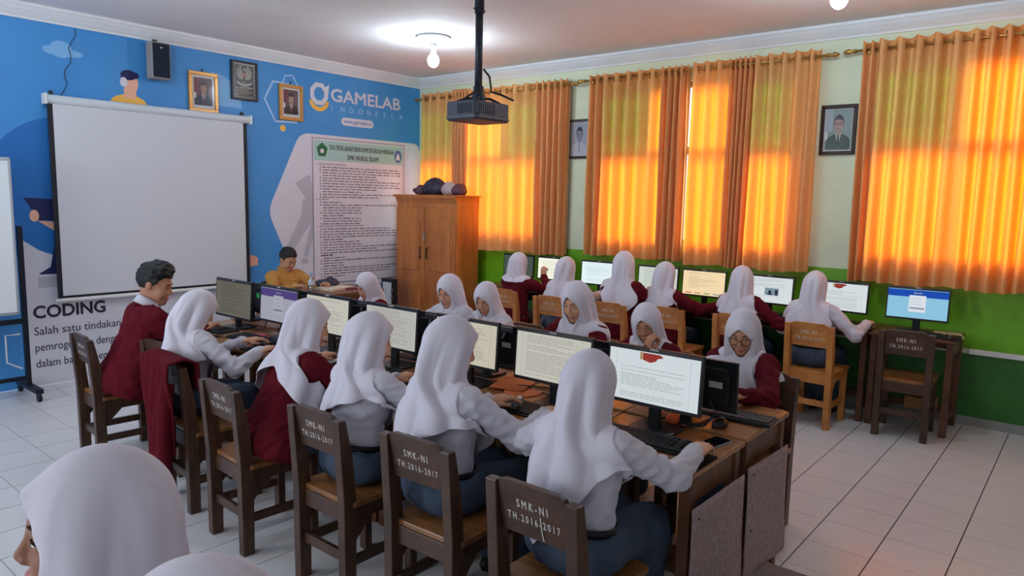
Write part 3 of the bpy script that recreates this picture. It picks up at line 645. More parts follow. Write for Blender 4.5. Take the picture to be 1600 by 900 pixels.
def place(proto, first, loc, rz, label, group):
    o = proto if first else copy_tree(proto)
    o.location = loc; o.rotation_euler = (0, 0, rz); tag(o, label, o['category'], group); return o
for k, y in enumerate(ROWL):
    place(p, k == 0, (-4.19, y, 0), 0, 'wooden school desk on the screen side of the double row, %s to the camera' % ordn(k, 7), 'desks of the double row')
p = desk_proto(m_desk, m_deskleg, ZR)
for k, y in enumerate(ROWL):
    place(p, k == 0, (-3.175, y, 0), PI, 'wooden school desk on the window side of the double row, %s to the camera' % ordn(k, 7), 'desks of the double row')
p = desk_proto(m_wdesk, m_wdesk, ZW)
for k, y in enumerate(ROWW):
    place(p, k == 0, (-.545, y, 0), 0, 'dark wooden desk against the green wall, %s to the camera' % ordn(k, 8), 'desks along the green wall')
# sheets tacked over the end of the double row
m_sheet = mat('grey_patterned_sheet', (150, 128, 128), .85, .1, var=.25, vscale=45, c2=(176, 158, 158), bump=.15, bscale=80)
def sheet(label, x0, x1, zt0, zt1, zb0, zb1, seed):
    mb = MB(); n, m = 12, 14; r_ = random.Random(seed); ph = r_.uniform(0, 6)
    vs = []
    for i in range(n + 1):
        for j in range(m + 1):
            u, v = i / n, j / m; zt = zt0 + (zt1 - zt0) * u; zb = zb0 + (zb1 - zb0) * u
            vs.append((x0 + (x1 - x0) * u + .004 * math.sin(9 * v + ph), -5.884 - .006 * (1 + math.sin(5 * u + 4 * v + ph)) * v, zt + (zb - zt) * v))
    fs = [(i * (m + 1) + j, (i + 1) * (m + 1) + j, (i + 1) * (m + 1) + j + 1, i * (m + 1) + j + 1) for i in range(n) for j in range(m)]
    t = thing('end_sheet', label, 'sheet', group='sheets on the desk end'); o = mb.add(vs, fs).build('cloth', m_sheet, t, smooth=True); s_ = o.modifiers.new('s', 'SOLIDIFY'); s_.thickness = .003
    for u, v in ((.05, .06), (.95, .30), (.06, .55), (.94, .03)):
        MB().ell((x0 + (x1 - x0) * u, -5.903, zt0 + (zb0 - zt0) * v), (.005, .003, .005), 8, 6).build('tack', MATS['dark_metal'], t)
sheet('grey patterned sheet tacked on the desk end, on the screen side', -4.195, -3.73, .61, .606, .06, .05, 1)
sheet('grey patterned sheet tacked on the desk end, on the window side', -3.69, -3.225, .617, .60, .13, .11, 2)

# ================================================================== CHAIRS
m_let = mat('white_stencil_paint', (214, 210, 204), .7, .2)
def chair_proto(ml, ms, lettering=True):
    """local: back posts at x=0, sitter faces +x"""
    t = thing('school_chair', 'x', 'chair'); W = .18
    for s_ in (-1, 1):
        pol = [(-.030, 0), (.026, 0), (.030, .43), (.012, .62), (-.022, .785), (-.058, .785), (-.034, .43)]
        y0, y1 = (W - .045, W) if s_ > 0 else (-W, -W + .045)
        mb = MB(); mb.prism(pol, lambda a, b, q: (a, -q, b), -y1, -y0); mb.build('back_post', ml, t, bevel=.004)
        MB().box(.325, .365, y0, y1, 0, .405).build('front_leg', ml, t, bevel=.004)
        ya = (y0 + .012, y0 + .034)
        MB().box(.02, .33, ya[0], ya[1], .345, .405).build('side_apron', ml, t, bevel=.003)
        MB().box(.02, .33, ya[0], ya[1], .15, .19).build('side_stretcher', ml, t, bevel=.003)
        mb = MB(); mb.prism([(.024, .345), (.024, .25), (.12, .345)], lambda a, b, q: (a, -q, b), -ya[1], -ya[0]); mb.build('corner_gusset', ml, t)
    MB().box(-.004, .02, -W + .045, W - .045, .335, .41).build('back_apron', ml, t, bevel=.003)
    MB().box(.335, .355, -W + .045, W - .045, .345, .405).build('front_apron', ml, t, bevel=.003)
    MB().box(-.008, .014, -W + .045, W - .045, .165, .21).build('back_stretcher', ml, t, bevel=.003)
    mb = MB(); mb.prism(rrect(.002, .40, -W - .004, W + .004, .02, 3), lambda a, b, q: (a, b, q), .408, .432); mb.build('seat', ms, t, bevel=.004)
    # backrest board tilted with the posts; rounded upper corners
    tl = (.012 + .022) / (.785 - .62)
    bx = lambda z, d: -.008 - (z - .62) * .19 + d
    pol = [(W - .045, .615), (W - .045, .775), (W - .055, .792), (W - .075, .80), (-W + .075, .80), (-W + .055, .792), (-W + .045, .775), (-W + .045, .615)]
    mb = MB(); mb.prism(pol, lambda a, b, q: (bx(b, q), a, b), -.011, .011); br = mb.build('backrest', ml, t, bevel=.003)
    if lettering:
        q = Plane((bx(.62, -.0115), 0, .62), (0, -1, 0), (-.19, 0, 1))
        for txt, zz, sz, wd_ in (('SMK-NI', .097, .040, .120), ('TH.2016-2017', .048, .036, .205)):
            mb = MB(); q.text(mb, txt, 0, zz, sz, .0012, bold=.016, spacing=1.55, align='CENTER', width=wd_); mb.build('stencil_lettering', m_let, br)
    return t
protos = {}
def chair(kind, x, y, rz, label, group):
    ml, ms = {'D': (m_chD, m_seat), 'L': (m_chL, m_chL), 'M': (m_chM, m_chM)}[kind]
    first = kind not in protos
    if first: protos[kind] = chair_proto(ml, ms)
    return place(protos[kind], first, (x, y, 0), rz, label, group)
GL, GR, GWc = 'chairs on the screen side', 'chairs on the window side', 'chairs along the green wall'
chair('D', -4.76, -2.16, math.radians(-4), 'dark wooden chair the boy in the maroon blazer sits on', GL)
chair('D', -4.53, -2.66, math.radians(3), 'wooden chair between the boy and the girl with jacket on her chair', GL)
chair('D', -4.70, -3.19, math.radians(-4), 'wooden chair with a maroon jacket hung over its back', GL)
chair('D', -4.755, -3.80, math.radians(-3), 'stencilled chair of the maroon-clad girl, just right of the hung jacket', GL)
chair('D', -4.70, -4.47, 0, 'stencilled wooden chair third from the right in the front row of chairs', GL)
chair('D', -4.66, -5.03, math.radians(2), 'stencilled wooden chair second from the right in the front row of chairs', GL)
nc = chair('D', -4.72, -5.62, 0, 'stencilled wooden chair with scratched lettering, nearest in the front row', GL)
nb_ = [q for q in nc.children if q.name.startswith('backrest')][0]
q = Plane((-.008 - .0115, 0, .62), (0, -1, 0), (-.19, 0, 1)); mb = MB(); q.line(mb, [(.030, .085), (.032, .03), (.036, .005)], .004, .0022); mb.build('scratch_mark', m_let, nb_)
for y, x, lb in ((-2.45, -2.66, 'girl beside the rules poster'), (-3.38, -2.60, 'white-shirted girl before the wardrobe'), (-3.82, -2.55, 'girl looking down right of the wardrobe'), (-4.48, -2.62, 'stern girl in the maroon blazer'), (-4.99, -2.62, 'girl resting her cheek on her fist')):
    chair('D', x, y, PI, 'dark wooden chair of the ' + lb, GR)
chair('D', -2.745, -5.575, PI, 'dark wooden chair of the girl with glasses at the desk end', GR)
chair('M', -1.11, -2.42, 0, 'honey wooden chair of the farthest maroon girl at the green wall', GWc)
chair('M', -1.18, -3.04, 0, 'honey wooden chair of the girl with pink-lit veil, second along the green wall', GWc)
chair('M', -1.12, -3.63, 0, 'honey wooden chair of the tall maroon girl, third along the green wall', GWc)
chair('M', -1.00, -4.11, 0, 'honey wooden chair of the girl facing the orange tinted monitor', GWc)
chair('M', -.93, -4.69, 0, 'honey wooden chair of the maroon girl with hand on the mouse', GWc)
chair('L', -.90, -5.26, math.radians(-2), 'light golden wooden chair of the white-shirted girl at the green wall', GWc)
chair('D', -.735, -5.875, math.radians(3), 'empty dark chair in front of the blue login monitor', GWc)
# dark stool at the bottom edge
m_stool = wood('dark_stool_wood', (78, 52, 42), (56, 36, 30), .5, .1)
st = thing('wooden_stool', 'dark wooden stool seat peeking in at the bottom edge beside the desk end', 'stool', (-4.20, -6.27, 0))
MB().box(-.20, .20, -.19, .19, .39, .42).build('seat', m_stool, st, bevel=.006)
for sx in (-1, 1):
    for sy in (-1, 1): MB().box(sx * .16 - .02, sx * .16 + .02, sy * .15 - .02, sy * .15 + .02, 0, .39).build('leg', m_stool, st, bevel=.004)
    MB().box(sx * .16 - .01, sx * .16 + .01, -.13, .13, .12, .16).build('stretcher', m_stool, st)

# ================================================================== MONITORS
m_bez = mat('monitor_black', (22, 22, 26), .35, .45); m_bezm = mat('monitor_matte_black', (20, 20, 23), .55, .35); m_silver = mat('silver_plastic', (150, 152, 156), .35, .4); m_stick = mat('paper_sticker', (176, 174, 172), .6)
SCR = {}
def scr_mat(c, s_):
    k = 'screen_%d_%d_%d' % c
    return emis(k, c, s_)
def screen_art(parent, pl, w, h, style, base, strength, seed):
    r_ = random.Random(seed)
    mb = MB(); pl.rect(mb, -w / 2, w / 2, 0, h, .0005); scr = mb.build('screen', scr_mat(base, strength), parent)
    ink = emis('screen_ink_%d_%d_%d' % tuple(int(v * .76) for v in base), tuple(int(v * .76) for v in base), strength)
    mb = MB()
    if style in ('doc', 'docred', 'video', 'quiz'):
        z = h * (.93 if style == 'doc' else (.70 if style == 'docred' else .92)); st_ = h * .037
        while z > h * (.06 if style in ('doc', 'docred') else .24):
            if style == 'video' and h * .26 < z < h * .62: z -= st_; continue
            if r_.random() < .84:
                a = -w * .36; e = w * r_.choice([.30, .34, .36, .36, .2, .05])
                if style == 'quiz': e = w * r_.choice([-.1, .1, .3])
                while a < e - .006:
                    l = min(r_.uniform(.012, .05), e - a); pl.rect(mb, a, a + l, z, z + h * .011, .0009); a += l + .005
            z -= st_
        if style in ('doc', 'docred'): pl.rect(mb, -w * .42, -w * .417, 0, h, .0009); pl.rect(mb, w * .40, w * .403, 0, h, .0009)
        mb.build('screen_text', ink, scr)['kind'] = 'stuff'
        if style == 'docred':
            c = MB(); pl.poly(c, [(-.05, h * .98), (.03, h * .98), (.045, h * .93), (.02, h * .90), (.01, h * .84), (-.015, h * .80), (-.05, h * .84)], .001); c.build('red_figure', emis('screen_red', (176, 66, 60), strength * .8), scr)
            c = MB(); pl.rect(c, -.062, -.052, h * .84, h * .99, .0011); c.build('figure_pole', emis('screen_ochre', (196, 160, 96), strength * .8), scr)
        if style == 'video':
            c = MB(); pl.rect(c, -w * .08, w * .22, h * .30, h * .58, .001); c.build('picture_inset', emis('screen_inset', (150, 178, 190), strength * .8), scr)
            c = MB(); pl.disc(c, w * .03, h * .42, w * .035, h * .07, .0014); pl.poly(c, [(-w * .05, h * .30), (w * .10, h * .30), (w * .07, h * .36), (-w * .01, h * .36)], .0014); pl.rect(c, w * .14, w * .20, h * .30, h * .52, .0014); c.build('inset_figure', emis('screen_inset_dark', (60, 60, 92), strength * .7), scr)
        if style == 'quiz':
            for k, cc in enumerate(((214, 110, 80), (226, 140, 90), (120, 170, 90), (110, 150, 190))):
                c = MB(); pl.rect(c, -w * .42 + k * w * .22, -w * .27 + k * w * .22, h * .06, h * .10, .001); c.build('answer_button', emis('screen_btn%d' % k, cc, strength * .8), scr)
    elif style in ('login_blue', 'login_purple'):
        bar = (34, 82, 186) if style == 'login_blue' else (104, 88, 160)
        c = MB(); pl.rect(c, -w / 2, w / 2, h * .74, h * .985, .0008); c.build('title_bar', emis('bar_' + style, bar, strength), scr)
        card = (232, 240, 246) if style == 'login_blue' else (214, 216, 232)
        c = MB(); pl.poly(c, rrect(-w * .14, w * .14, h * .22, h * .80, .006), .0012); c.build('login_card', emis('card_' + style, card, strength), scr)
        c = MB(); pl.rect(c, -w * .12, w * .12, h * .32, h * .38, .0016)
        for k in range(3): pl.rect(c, -w * .11, w * .07, h * (.68 - .10 * k), h * (.69 - .10 * k), .0016)
        pl.disc(c, -w * .05, h * .88, .008, .008, .0012); pl.rect(c, -w * .025, w * .07, h * .86, h * .90, .0012)
        c.build('login_fields', emis('fields_' + style, (150, 160, 178), strength), scr)
    return scr
def monitor(label, x, y, ztab, zb, h, w, face, style, base, strength, seed, group, tilt=0.06, web=True, yawd=0.0, back='plain', name='computer_monitor'):
    """face = -1 screen looks to -x, +1 to +x. local frame: screen faces -x"""
    t = thing(name, label, 'monitor', (x, y, ztab), (0 if face < 0 else PI) + math.radians(yawd), group)
    z0 = zb - ztab; tx = lambda z, d=0: d + (z - z0) * tilt
    mb = MB(); mb.prism([(-w / 2, z0), (w / 2, z0), (w / 2, z0 + h), (-w / 2, z0 + h)], lambda a, b, q: (tx(b, q), a, b), -.006, .012); mb.build('bezel', m_bez, t, bevel=.003)
    mb = MB(); ii = .03; mb.prism(rrect(-w / 2 + ii, w / 2 - ii, z0 + ii, z0 + h - ii, .02, 3), lambda a, b, q: (tx(b, q), a, b), .010, .032); bk = mb.build('back_shell', m_bezm, t, bevel=.006)
    if back != 'plain':
        for k in range(4): mb = MB(); mb.prism([(-w * .34 , z0 + h * (.82 - k * .05)), (w * .34, z0 + h * (.82 - k * .05)), (w * .34, z0 + h * (.835 - k * .05)), (-w * .34, z0 + h * (.835 - k * .05))], lambda a, b, q: (tx(b, q), a, b), .031, .034); mb.build('vent_slot', m_bez, bk)
        for sa in (-1, 1):
            mb = MB(); mb.prism([(sa * w * .30 - .03, z0 + h * .48), (sa * w * .30 + .03, z0 + h * .48), (sa * w * .30 + .03, z0 + h * .60), (sa * w * .30 - .03, z0 + h * .60)], lambda a, b, q: (tx(b, q), a, b), .031, .0335); mb.build('sticker', m_stick, bk)
        if back == 'silver':
            for sa in (-1, 1):
                mb = MB(); mb.prism([(sa * w * .30 - .045, z0 + h * .86), (sa * w * .30 + .045, z0 + h * .86), (sa * w * .30 + .05, z0 + h * .99), (sa * w * .30 - .05, z0 + h * .99)], lambda a, b, q: (tx(b, q), a, b), .030, .042); mb.build('silver_top', mat('grey_plastic', (84, 86, 90), .4), bk, bevel=.004)
                mb = MB(); mb.tube([(tx(z0 + h * .70, .04), sa * w * .30 - .02, z0 + h * .70), (tx(z0 + h * .84, .045), sa * w * .30 + .0, z0 + h * .84)], .006, 6); mb.build('silver_clip', m_silver, bk)
        if back == 'green':
            for sa in (-1, 1):
                ctr = (tx(z0 + h * .62, .034), sa * w * .30, z0 + h * .62)
                mb = MB(); mb.prism([(ctr[1] + .055 * math.cos(PI / 8 + k * PI / 4), ctr[2] + .07 * math.sin(PI / 8 + k * PI / 4)) for k in range(8)], lambda a, b, q: (tx(b, q), a, b), .03, .05); mb.build('round_boss', m_bezm, bk, bevel=.006)
                q = Plane((tx(z0 + h * .56, .0515), ctr[1], z0 + h * .56), (0, 1, 0), (tilt, 0, 1)); mb = MB()
                q.line(mb, [(-.016, 0), (-.012, .036), (.010, 0), (.016, .040)], .009, .0006); mb.build('green_mark', mat('green_mark', (70, 200, 110), .5, emit=.25), bk)
    q = Plane((tx(z0 + .016, -.0065), 0, z0 + .016), (0, -1, 0), (tilt, 0, 1))
    screen_art(t, q, w - .022, h - .034, style, base, strength, seed)
    if web:
        mb = MB(); mb.box(tx(z0 + h, -.010), tx(z0 + h, .004), -.02, .02, z0 + h - .010, z0 + h - .001); mb.build('webcam', m_silver, t, bevel=.002)
    MB().box(tx(z0 + h * .35, .02), tx(z0 + h * .35, .045), -.025, .025, .008, z0 + h * .5).build('stand_neck', m_bezm, t, bevel=.004)
    mb = MB(); mb.prism(rrect(-.03, .14, -.10, .10, .04, 5), lambda a, b, c_: (a, b, c_), 0, .012); mb.build('stand_base', m_bez, t, bevel=.003)
    return t
D0 = (226, 224, 212); DW = (232, 240, 244); DWARM = (236, 226, 196)
lm = [(-5.525, 'docred', (226, 236, 240), 'monitor showing a red figure above text, nearest in the double row'), (-5.012, 'doc', D0, 'monitor with a page of text left of the nearest double-row monitor'), (-4.47, 'doc', (232, 226, 206), 'monitor half hidden behind the fourth girl of the front row'), (-3.90, 'doc', (222, 220, 214), 'monitor with text behind the third girl of the front row'),
      (-3.32, 'doc', D0, 'monitor with text behind the maroon-clad girl of the front row'), (-2.80, 'login_purple', (206, 206, 226), 'monitor showing a purple header and login card'), (-2.235, 'doc', (150, 146, 134), 'dim greyish monitor in front of the boy, farthest in the double row')]
for k, (y, st_, c, lb) in enumerate(lm):
    big = k == 6
    monitor(lb, -3.85, y, ZL, .80 if big else .83, .27 if big else .245, .475 if big else .435, -1, st_, c, [.80, .70, .66, .62, .66, .55, .42][k], k, 'monitors of the double row', tilt=.06)
bk = ['plain+', 'plain+', 'silver', 'silver', 'silver', 'green', 'green']
for k, y in enumerate([-5.555, -4.97, -4.39, -3.83, -3.21, -2.59, -2.02]):
    nm = ['girl with glasses', 'girl resting her cheek', 'stern girl', 'girl looking down right of the wardrobe', 'white-shirted girl before the wardrobe', 'girl beside the rules poster', 'far desk end'][k]
    monitor('black monitor seen from behind, used by the ' + nm if k < 6 else 'black monitor back with green mark at the far desk end', -3.545, y, ZR, .785, .222, .43, 1, 'doc', D0, .6, 20 + k, 'monitors facing the windows', tilt=.05, back={'plain+': 'vents'}.get(bk[k], bk[k]))
wm = [(-5.85, 'login_blue', (150, 208, 236), 'monitor with a blue login page on the nearest desk at the green wall'), (-5.30, 'docred', DW, 'monitor with red emblem and text lines before the white-shirted girl'), (-4.72, 'video', DW, 'monitor showing a small inset picture of a person'), (-4.125, 'quiz', (250, 222, 178), 'orange tinted monitor with coloured buttons'),
      (-3.66, 'doc', (226, 236, 226), 'white monitor between the third and fourth girls at the green wall'), (-2.995, 'doc', (230, 246, 248), 'bright monitor between the second and third girls at the green wall'), (-2.43, 'doc', (244, 246, 226), 'bright monitor beside the farthest maroon girl at the green wall'), (-1.95, 'doc', (110, 130, 120), 'dark monitor at the far end of the green wall')]
for k, (y, st_, c, lb) in enumerate(wm):
    monitor(lb, -.335, y, ZW, .82, .25, .425, -1, st_, c, [.85, .82, .80, .95, .80, 1.0, 1.05, .4][k], 40 + k, 'monitors along the green wall', tilt=.05, yawd=[3, -4, -3, 0, 0, 0, 0, 0][k])

# ================================================================== KEYBOARDS, MICE, DESK CLUTTER
m_kb = mat('keyboard_black', (24, 24, 28), .45); m_key = mat('key_black', (34, 35, 40), .5); m_mouse = mat('mouse_black', (18, 18, 22), .3)
kbp = thing('keyboard', 'x', 'keyboard')
mb = MB(); mb.prism([(0, 0), (.15, 0), (.15, .018), (0, .010)], lambda a, b, q: (a, q, b), -.22, .22); mb.build('case', m_kb, kbp, bevel=.003)
mb = MB()
for r_ in range(6):
    for c_ in range(21):
        if c_ in (15, 17) and r_ > 0: continue
        if r_ == 0 and 4 <= c_ <= 9:
            if c_ == 4: mb.box(.012, .030, .21 - 4 * .0203 - .115, .21 - 4 * .0203 - .002, .012, .019)
            continue
        x0 = .012 + r_ * .0222; y0 = .21 - c_ * .0203; zz = .010 + x0 * .053
        mb.box(x0, x0 + .0185, y0 - .0175, y0, zz, zz + .007)
mb.build('keys', m_key, kbp)['kind'] = 'stuff'
def keyboard(first, x, y, z, rz, label): return place(kbp, first, (x, y, z), math.radians(rz), label, 'keyboards')
kbs = [(-4.04, -5.60, ZL, 3, 'black keyboard under the right arm of the nearest girl'), (-4.05, -4.98, ZL, -4, 'black keyboard left of the nearest girl, below the text monitor'), (-4.06, -4.42, ZL, 0, 'black keyboard before the third girl of the front row'), (-4.06, -3.86, ZL, 2, 'black keyboard before the gap of the front row'),
       (-4.05, -3.30, ZL, 0, 'black keyboard before the maroon-clad girl of the front row'), (-4.06, -2.72, ZL, 0, 'black keyboard below the purple login monitor'), (-4.06, -2.20, ZL, 0, 'black keyboard in front of the boy'),
       (-3.36, -5.66, ZR, 184, 'black keyboard on the desk corner before the girl with glasses'), (-3.30, -4.98, ZR, 180, 'black keyboard before the girl resting her cheek'), (-3.30, -4.40, ZR, 180, 'black keyboard before the stern girl'), (-3.30, -3.83, ZR, 180, 'black keyboard before the girl looking down'), (-3.30, -3.26, ZR, 180, 'black keyboard before the white-shirted girl near the wardrobe')]
for k, a in enumerate(kbs): keyboard(k == 0, *a)
wk = ['first', 'second', 'third', 'fourth', 'fifth', 'sixth', 'seventh']
for k, y in enumerate([-5.94, -5.28, -4.70, -4.13, -3.62, -3.0, -2.42]):
    keyboard(False, -.53 if k else -.50, y, ZW, -2, 'black keyboard at the green wall, %s from the near end' % wk[k])
mp_ = thing('computer_mouse', 'x', 'mouse'); mb = MB(); mb.ell((0, 0, .006), (.052, .031, .030), 16, 10); mb.v = [(a, b, max(c_, 0)) for a, b, c_ in mb.v]; mb.build('shell', m_mouse, mp_, smooth=True)
MB().tube([(.020, 0, .034), (.036, 0, .027)], .004, 8).build('scroll_wheel', m_silver, mp_)
ms_ = [(-4.02, -5.815, ZL, 'black mouse under the hand of the nearest girl'), (-4.10, -5.26, ZL, 'black mouse beside the second keyboard of the double row'), (-3.60, -5.72, ZR, 'black mouse below the nearest monitor edge, on the window-side desk'), (-4.10, -3.62, ZL, 'black mouse right of the maroon-clad girl of the front row'), (-4.10, -2.99, ZL, 'black mouse on the pad beside the girl in front of the boy'),
       (-.47, -6.11, ZW, 'black mouse at the near end of green wall desks'), (-.47, -5.56, ZW, 'black mouse under the hand of the white-shirted wall girl'), (-.48, -5.02, ZW, 'black mouse under the hand of the maroon wall girl')]
for k, (x, y, z, lb) in enumerate(ms_): place(mp_, k == 0, (x, y, z + (.004 if k in (0, 4) else 0)), 0, lb, 'computer mice')
def pad(label, x, y, z, a, b, m, rz=0): return tag(MB().prism(rrect(-a, a, -b, b, .012, 3), lambda p_, q, t_: (p_, q, t_), 0, .004).build('mouse_pad', m, loc=(x, y, z), rz=rz), label, 'mouse pad', 'mouse pads')
m_pad = mat('pad_black', (24, 24, 30), .8, .1)
pad('black mouse pad under the hand of the nearest girl', -4.04, -5.805, ZL, .10, .06, m_pad); pad('black mouse pad beside the girl in front of the boy', -4.10, -2.99, ZL, .085, .10, m_pad)
ph = thing('smartphone', 'black phone lying by the keyboard at the desk end corner', 'phone', (-3.81, -5.785, ZL), math.radians(-10))
mb = MB(); mb.prism(rrect(-.075, .075, -.036, .036, .008, 3), lambda a, b, q: (a, b, q), 0, .009); mb.build('body', m_silver, ph)
mb = MB(); mb.prism(rrect(-.072, .072, -.034, .034, .007, 3), lambda a, b, q: (a, b, q), .009, .0096); mb.build('display', mat('phone_glass', (10, 10, 14), .08, .6), ph)
fan = thing('orange_hand_fan', 'round orange plastic fan lying behind the second keyboard', 'hand fan', (-3.735, -4.76, ZL), math.radians(30))
mb = MB(); mb.lathe([(.092, 0), (.095, .003), (.092, .006)], n=28); mb.build('disc', mat('orange_plastic', (250, 140, 80), .45, .4, var=.15, vscale=20, emit=0.0), fan)
MB().box(-.20, -.085, -.012, .012, 0, .006).build('grip', m_white, fan)
tag(MB().prism(rrect(-.16, .16, -.09, .09, .004, 2), lambda a, b, q: (a, b, q), 0, .006).build('envelope', mat('orange_card', (206, 112, 62), .6), loc=(-3.63, -4.64, ZR), rz=.3), 'flat orange card lying behind the round fan under the monitor gap', 'card')
tag(MB().prism(rrect(-.10, .10, -.07, .07, .003, 2), lambda a, b, q: (a, b, q), 0, .005).build('notebook', mat('pink_notebook', (190, 84, 104), .6), loc=(-3.93, -2.60, ZL), rz=.5), 'pink notebook lying below the purple login monitor', 'notebook')
tag(MB().prism(rrect(-.10, .10, -.07, .07, .003, 2), lambda a, b, q: (a, b, q), 0, .008).build('notebook', mat('brown_notebook', (160, 124, 90), .7), loc=(-3.98, -2.42, ZL), rz=.2), 'brown paper notebook next to the pink notebook', 'notebook')
tag(MB().ell((0, 0, .024), (.03, .03, .024), 12, 8).build('small_ball', mat('orange_rubber', (226, 96, 48), .5), smooth=True, loc=(-3.70, -5.55, ZL + .004)), 'small orange object glowing under the nearest monitor', 'ornament')
tag(MB().box(-.05, .05, -.03, .03, 0, .025).build('adapter_box', mat('white_plastic', (206, 206, 204), .4), loc=(-3.66, -4.20, ZR), bevel=.006), 'small white adapter box behind the fourth girl of the front row', 'adapter')
tag(MB().box(-.09, .09, -.06, .06, 0, .008).build('notepad', m_stick, loc=(-3.93, -3.60, ZL), rz=.2), 'white notepad beside the mouse of the maroon-clad girl', 'notepad')
for k, (pts, lb) in enumerate([([(-3.80, -2.52, ZL + .10), (-3.74, -2.50, ZL + .16), (-3.72, -2.46, ZL + .10), (-3.74, -2.45, ZL + .01), (-3.80, -2.40, ZL + .006)], 'black cable looping between the two farthest monitors'),
                             ([(-3.72, -5.60, ZL + .006), (-3.66, -5.68, ZR + .01), (-3.60, -5.70, ZR + .05), (-3.58, -5.66, ZR + .10)], 'black cable beside the nearest monitor stand'),
                             ([(-3.72, -4.60, ZL + .006), (-3.68, -4.72, ZR + .006), (-3.62, -4.86, ZR + .006), (-3.60, -4.95, ZR + .006), (-3.72, -5.02, ZR + .006)], 'black cable lying behind the round orange fan')]):
    tag(MB().tube(pts, .004, 6).build('desk_cable', MATS['cable_black'], smooth=True), lb, 'cable', 'desk cables')
# cardboard under the far chair, papers on the wall desk
tag(MB().box(-.14, .14, -.09, .09, 0, .004).build('paper_sheet', mat('cream_paper', (206, 196, 160), .7), loc=(-.24, -6.06, ZW), rz=.2), 'cream paper on the corner of the nearest desk at the green wall', 'paper')
tag(MB().box(-.09, .09, -.10, .10, 0, .09).build('carton', mat('carton_board', (150, 112, 74), .8, .1), loc=(-.30, -5.93, .15), bevel=.003), 'small tan carton on the foot rail beneath the nearest wall desk', 'box')

lump('cloth_pouch', 'small pink cloth pouch on the wall desk between second and third girls', 'pouch', (-.62 + .08, -3.30, ZW), (.07, .09, .06), mat('pink_cloth', (222, 160, 168), .7), 12)
# ================================================================== TEACHER'S TABLE
m_tt = wood('teacher_table_wood', (128, 78, 48), (92, 54, 32))
tt = thing('teacher_table', 'wooden table of the man in the tan uniform near the blue wall', 'table', (-2.36, -1.16, 0))
MB().box(-.55, .55, -.28, .28, .735, .76).build('table_top', m_tt, tt, bevel=.005)
for sx in (-1, 1):
    for sy in (-1, 1): MB().box(sx * .50 - .03, sx * .50 + .03, sy * .23 - .03, sy * .23 + .03, 0, .735).build('leg', m_tt, tt, bevel=.004)
MB().box(-.47, .47, -.26, -.24, .40, .735).build('modesty_panel', m_tt, tt)
c = chair('D', -2.42, -.48, -PI / 2, 'dark wooden chair behind the man in the tan uniform', 'teacher seat')
tag(MB().prism(rrect(-.16, .16, -.11, .11, .004, 2), lambda a, b, q: (a, b, q), 0, .02).build('open_book', mat('cream_pages', (218, 202, 178), .7), loc=(-2.17, -1.13, .76), rz=.2), 'open cream book lying on the teacher table', 'book')
tag(MB().prism(rrect(-.13, .13, -.10, .10, .004, 2), lambda a, b, q: (a, b, q), 0, .015).build('folder', mat('maroon_folder', (120, 52, 66), .6), loc=(-1.98, -1.22, .76), rz=-.3), 'maroon folder at the right end of the teacher table', 'folder')
lump('cloth_hat', 'dark blue cloth hat lying on the teacher table', 'hat', (-2.14, -.98, .76), (.13, .08, .05), m_bagd, 9)
bt = thing('water_bottle', 'clear plastic water bottle with blue cap before the uniformed man', 'bottle', (-2.44, -1.13, .76))
MB().lathe([(.028, 0), (.031, .01), (.031, .05), (.028, .055), (.031, .06), (.031, .11), (.026, .125), (.012, .145), (.011, .158)], n=16).build('bottle_body', glassy('clear_plastic', (222, 228, 232), .22), bt, smooth=True)
MB().lathe([(.013, .156), (.013, .176), (.011, .178)], n=12).build('cap', mat('blue_cap', (150, 170, 216), .4), bt)
MB().lathe([(.0315, .062), (.0315, .105)], n=16).build('label', mat('bottle_label', (196, 206, 218), .4), bt)
# jacket hung on the chair
def jacket():
    n, m = 30, 26; vs = []
    for i in range(n + 1):
        for j in range(m + 1):
            u, v = i / n, j / m; yy = -.19 + .37 * u
            s_ = v * 1.02 - .16                 # arclength over the chair back: front side, over the top, down behind
            if s_ < 0: x, z = .035 + .004, .80 + s_ * .9
            elif s_ < .07: a = s_ / .07; x, z = .04 - .135 * a, .815 + .012 * math.sin(PI * a)
            else: x, z = -.095 - .015 * math.sin(7 * u + 5 * v), .815 - (s_ - .07) * (.62 + .28 * u if u > .2 else .62)
            fold = .016 * math.sin(u * 21 + .8 * math.sin(6 * v)) * min(1, max(0, (s_ - .02) * 5)); x -= abs(fold) + .004
            vs.append((x, yy * (1 - .18 * max(0, s_ - .1)) + .01 * math.sin(8 * v), z))
    fs = [(i * (m + 1) + j, (i + 1) * (m + 1) + j, (i + 1) * (m + 1) + j + 1, i * (m + 1) + j + 1) for i in range(n) for j in range(m)]
    t = thing('hung_jacket', 'maroon school blazer draped over the back of a chair', 'jacket', (-4.70, -3.19, 0), math.radians(-4))
    o = MB().add(vs, fs).build('cloth', M_MAROON, t, smooth=True); s_ = o.modifiers.new('s', 'SOLIDIFY'); s_.thickness = .012; s_.offset = 0
    mb = MB(); mb.tube([(-.105, -.13, .70), (-.125, -.14, .55), (-.13, -.13, .36), (-.12, -.12, .20)], [.035, .04, .036, .030], 10); mb.build('sleeve', M_MAROON, t, smooth=True)
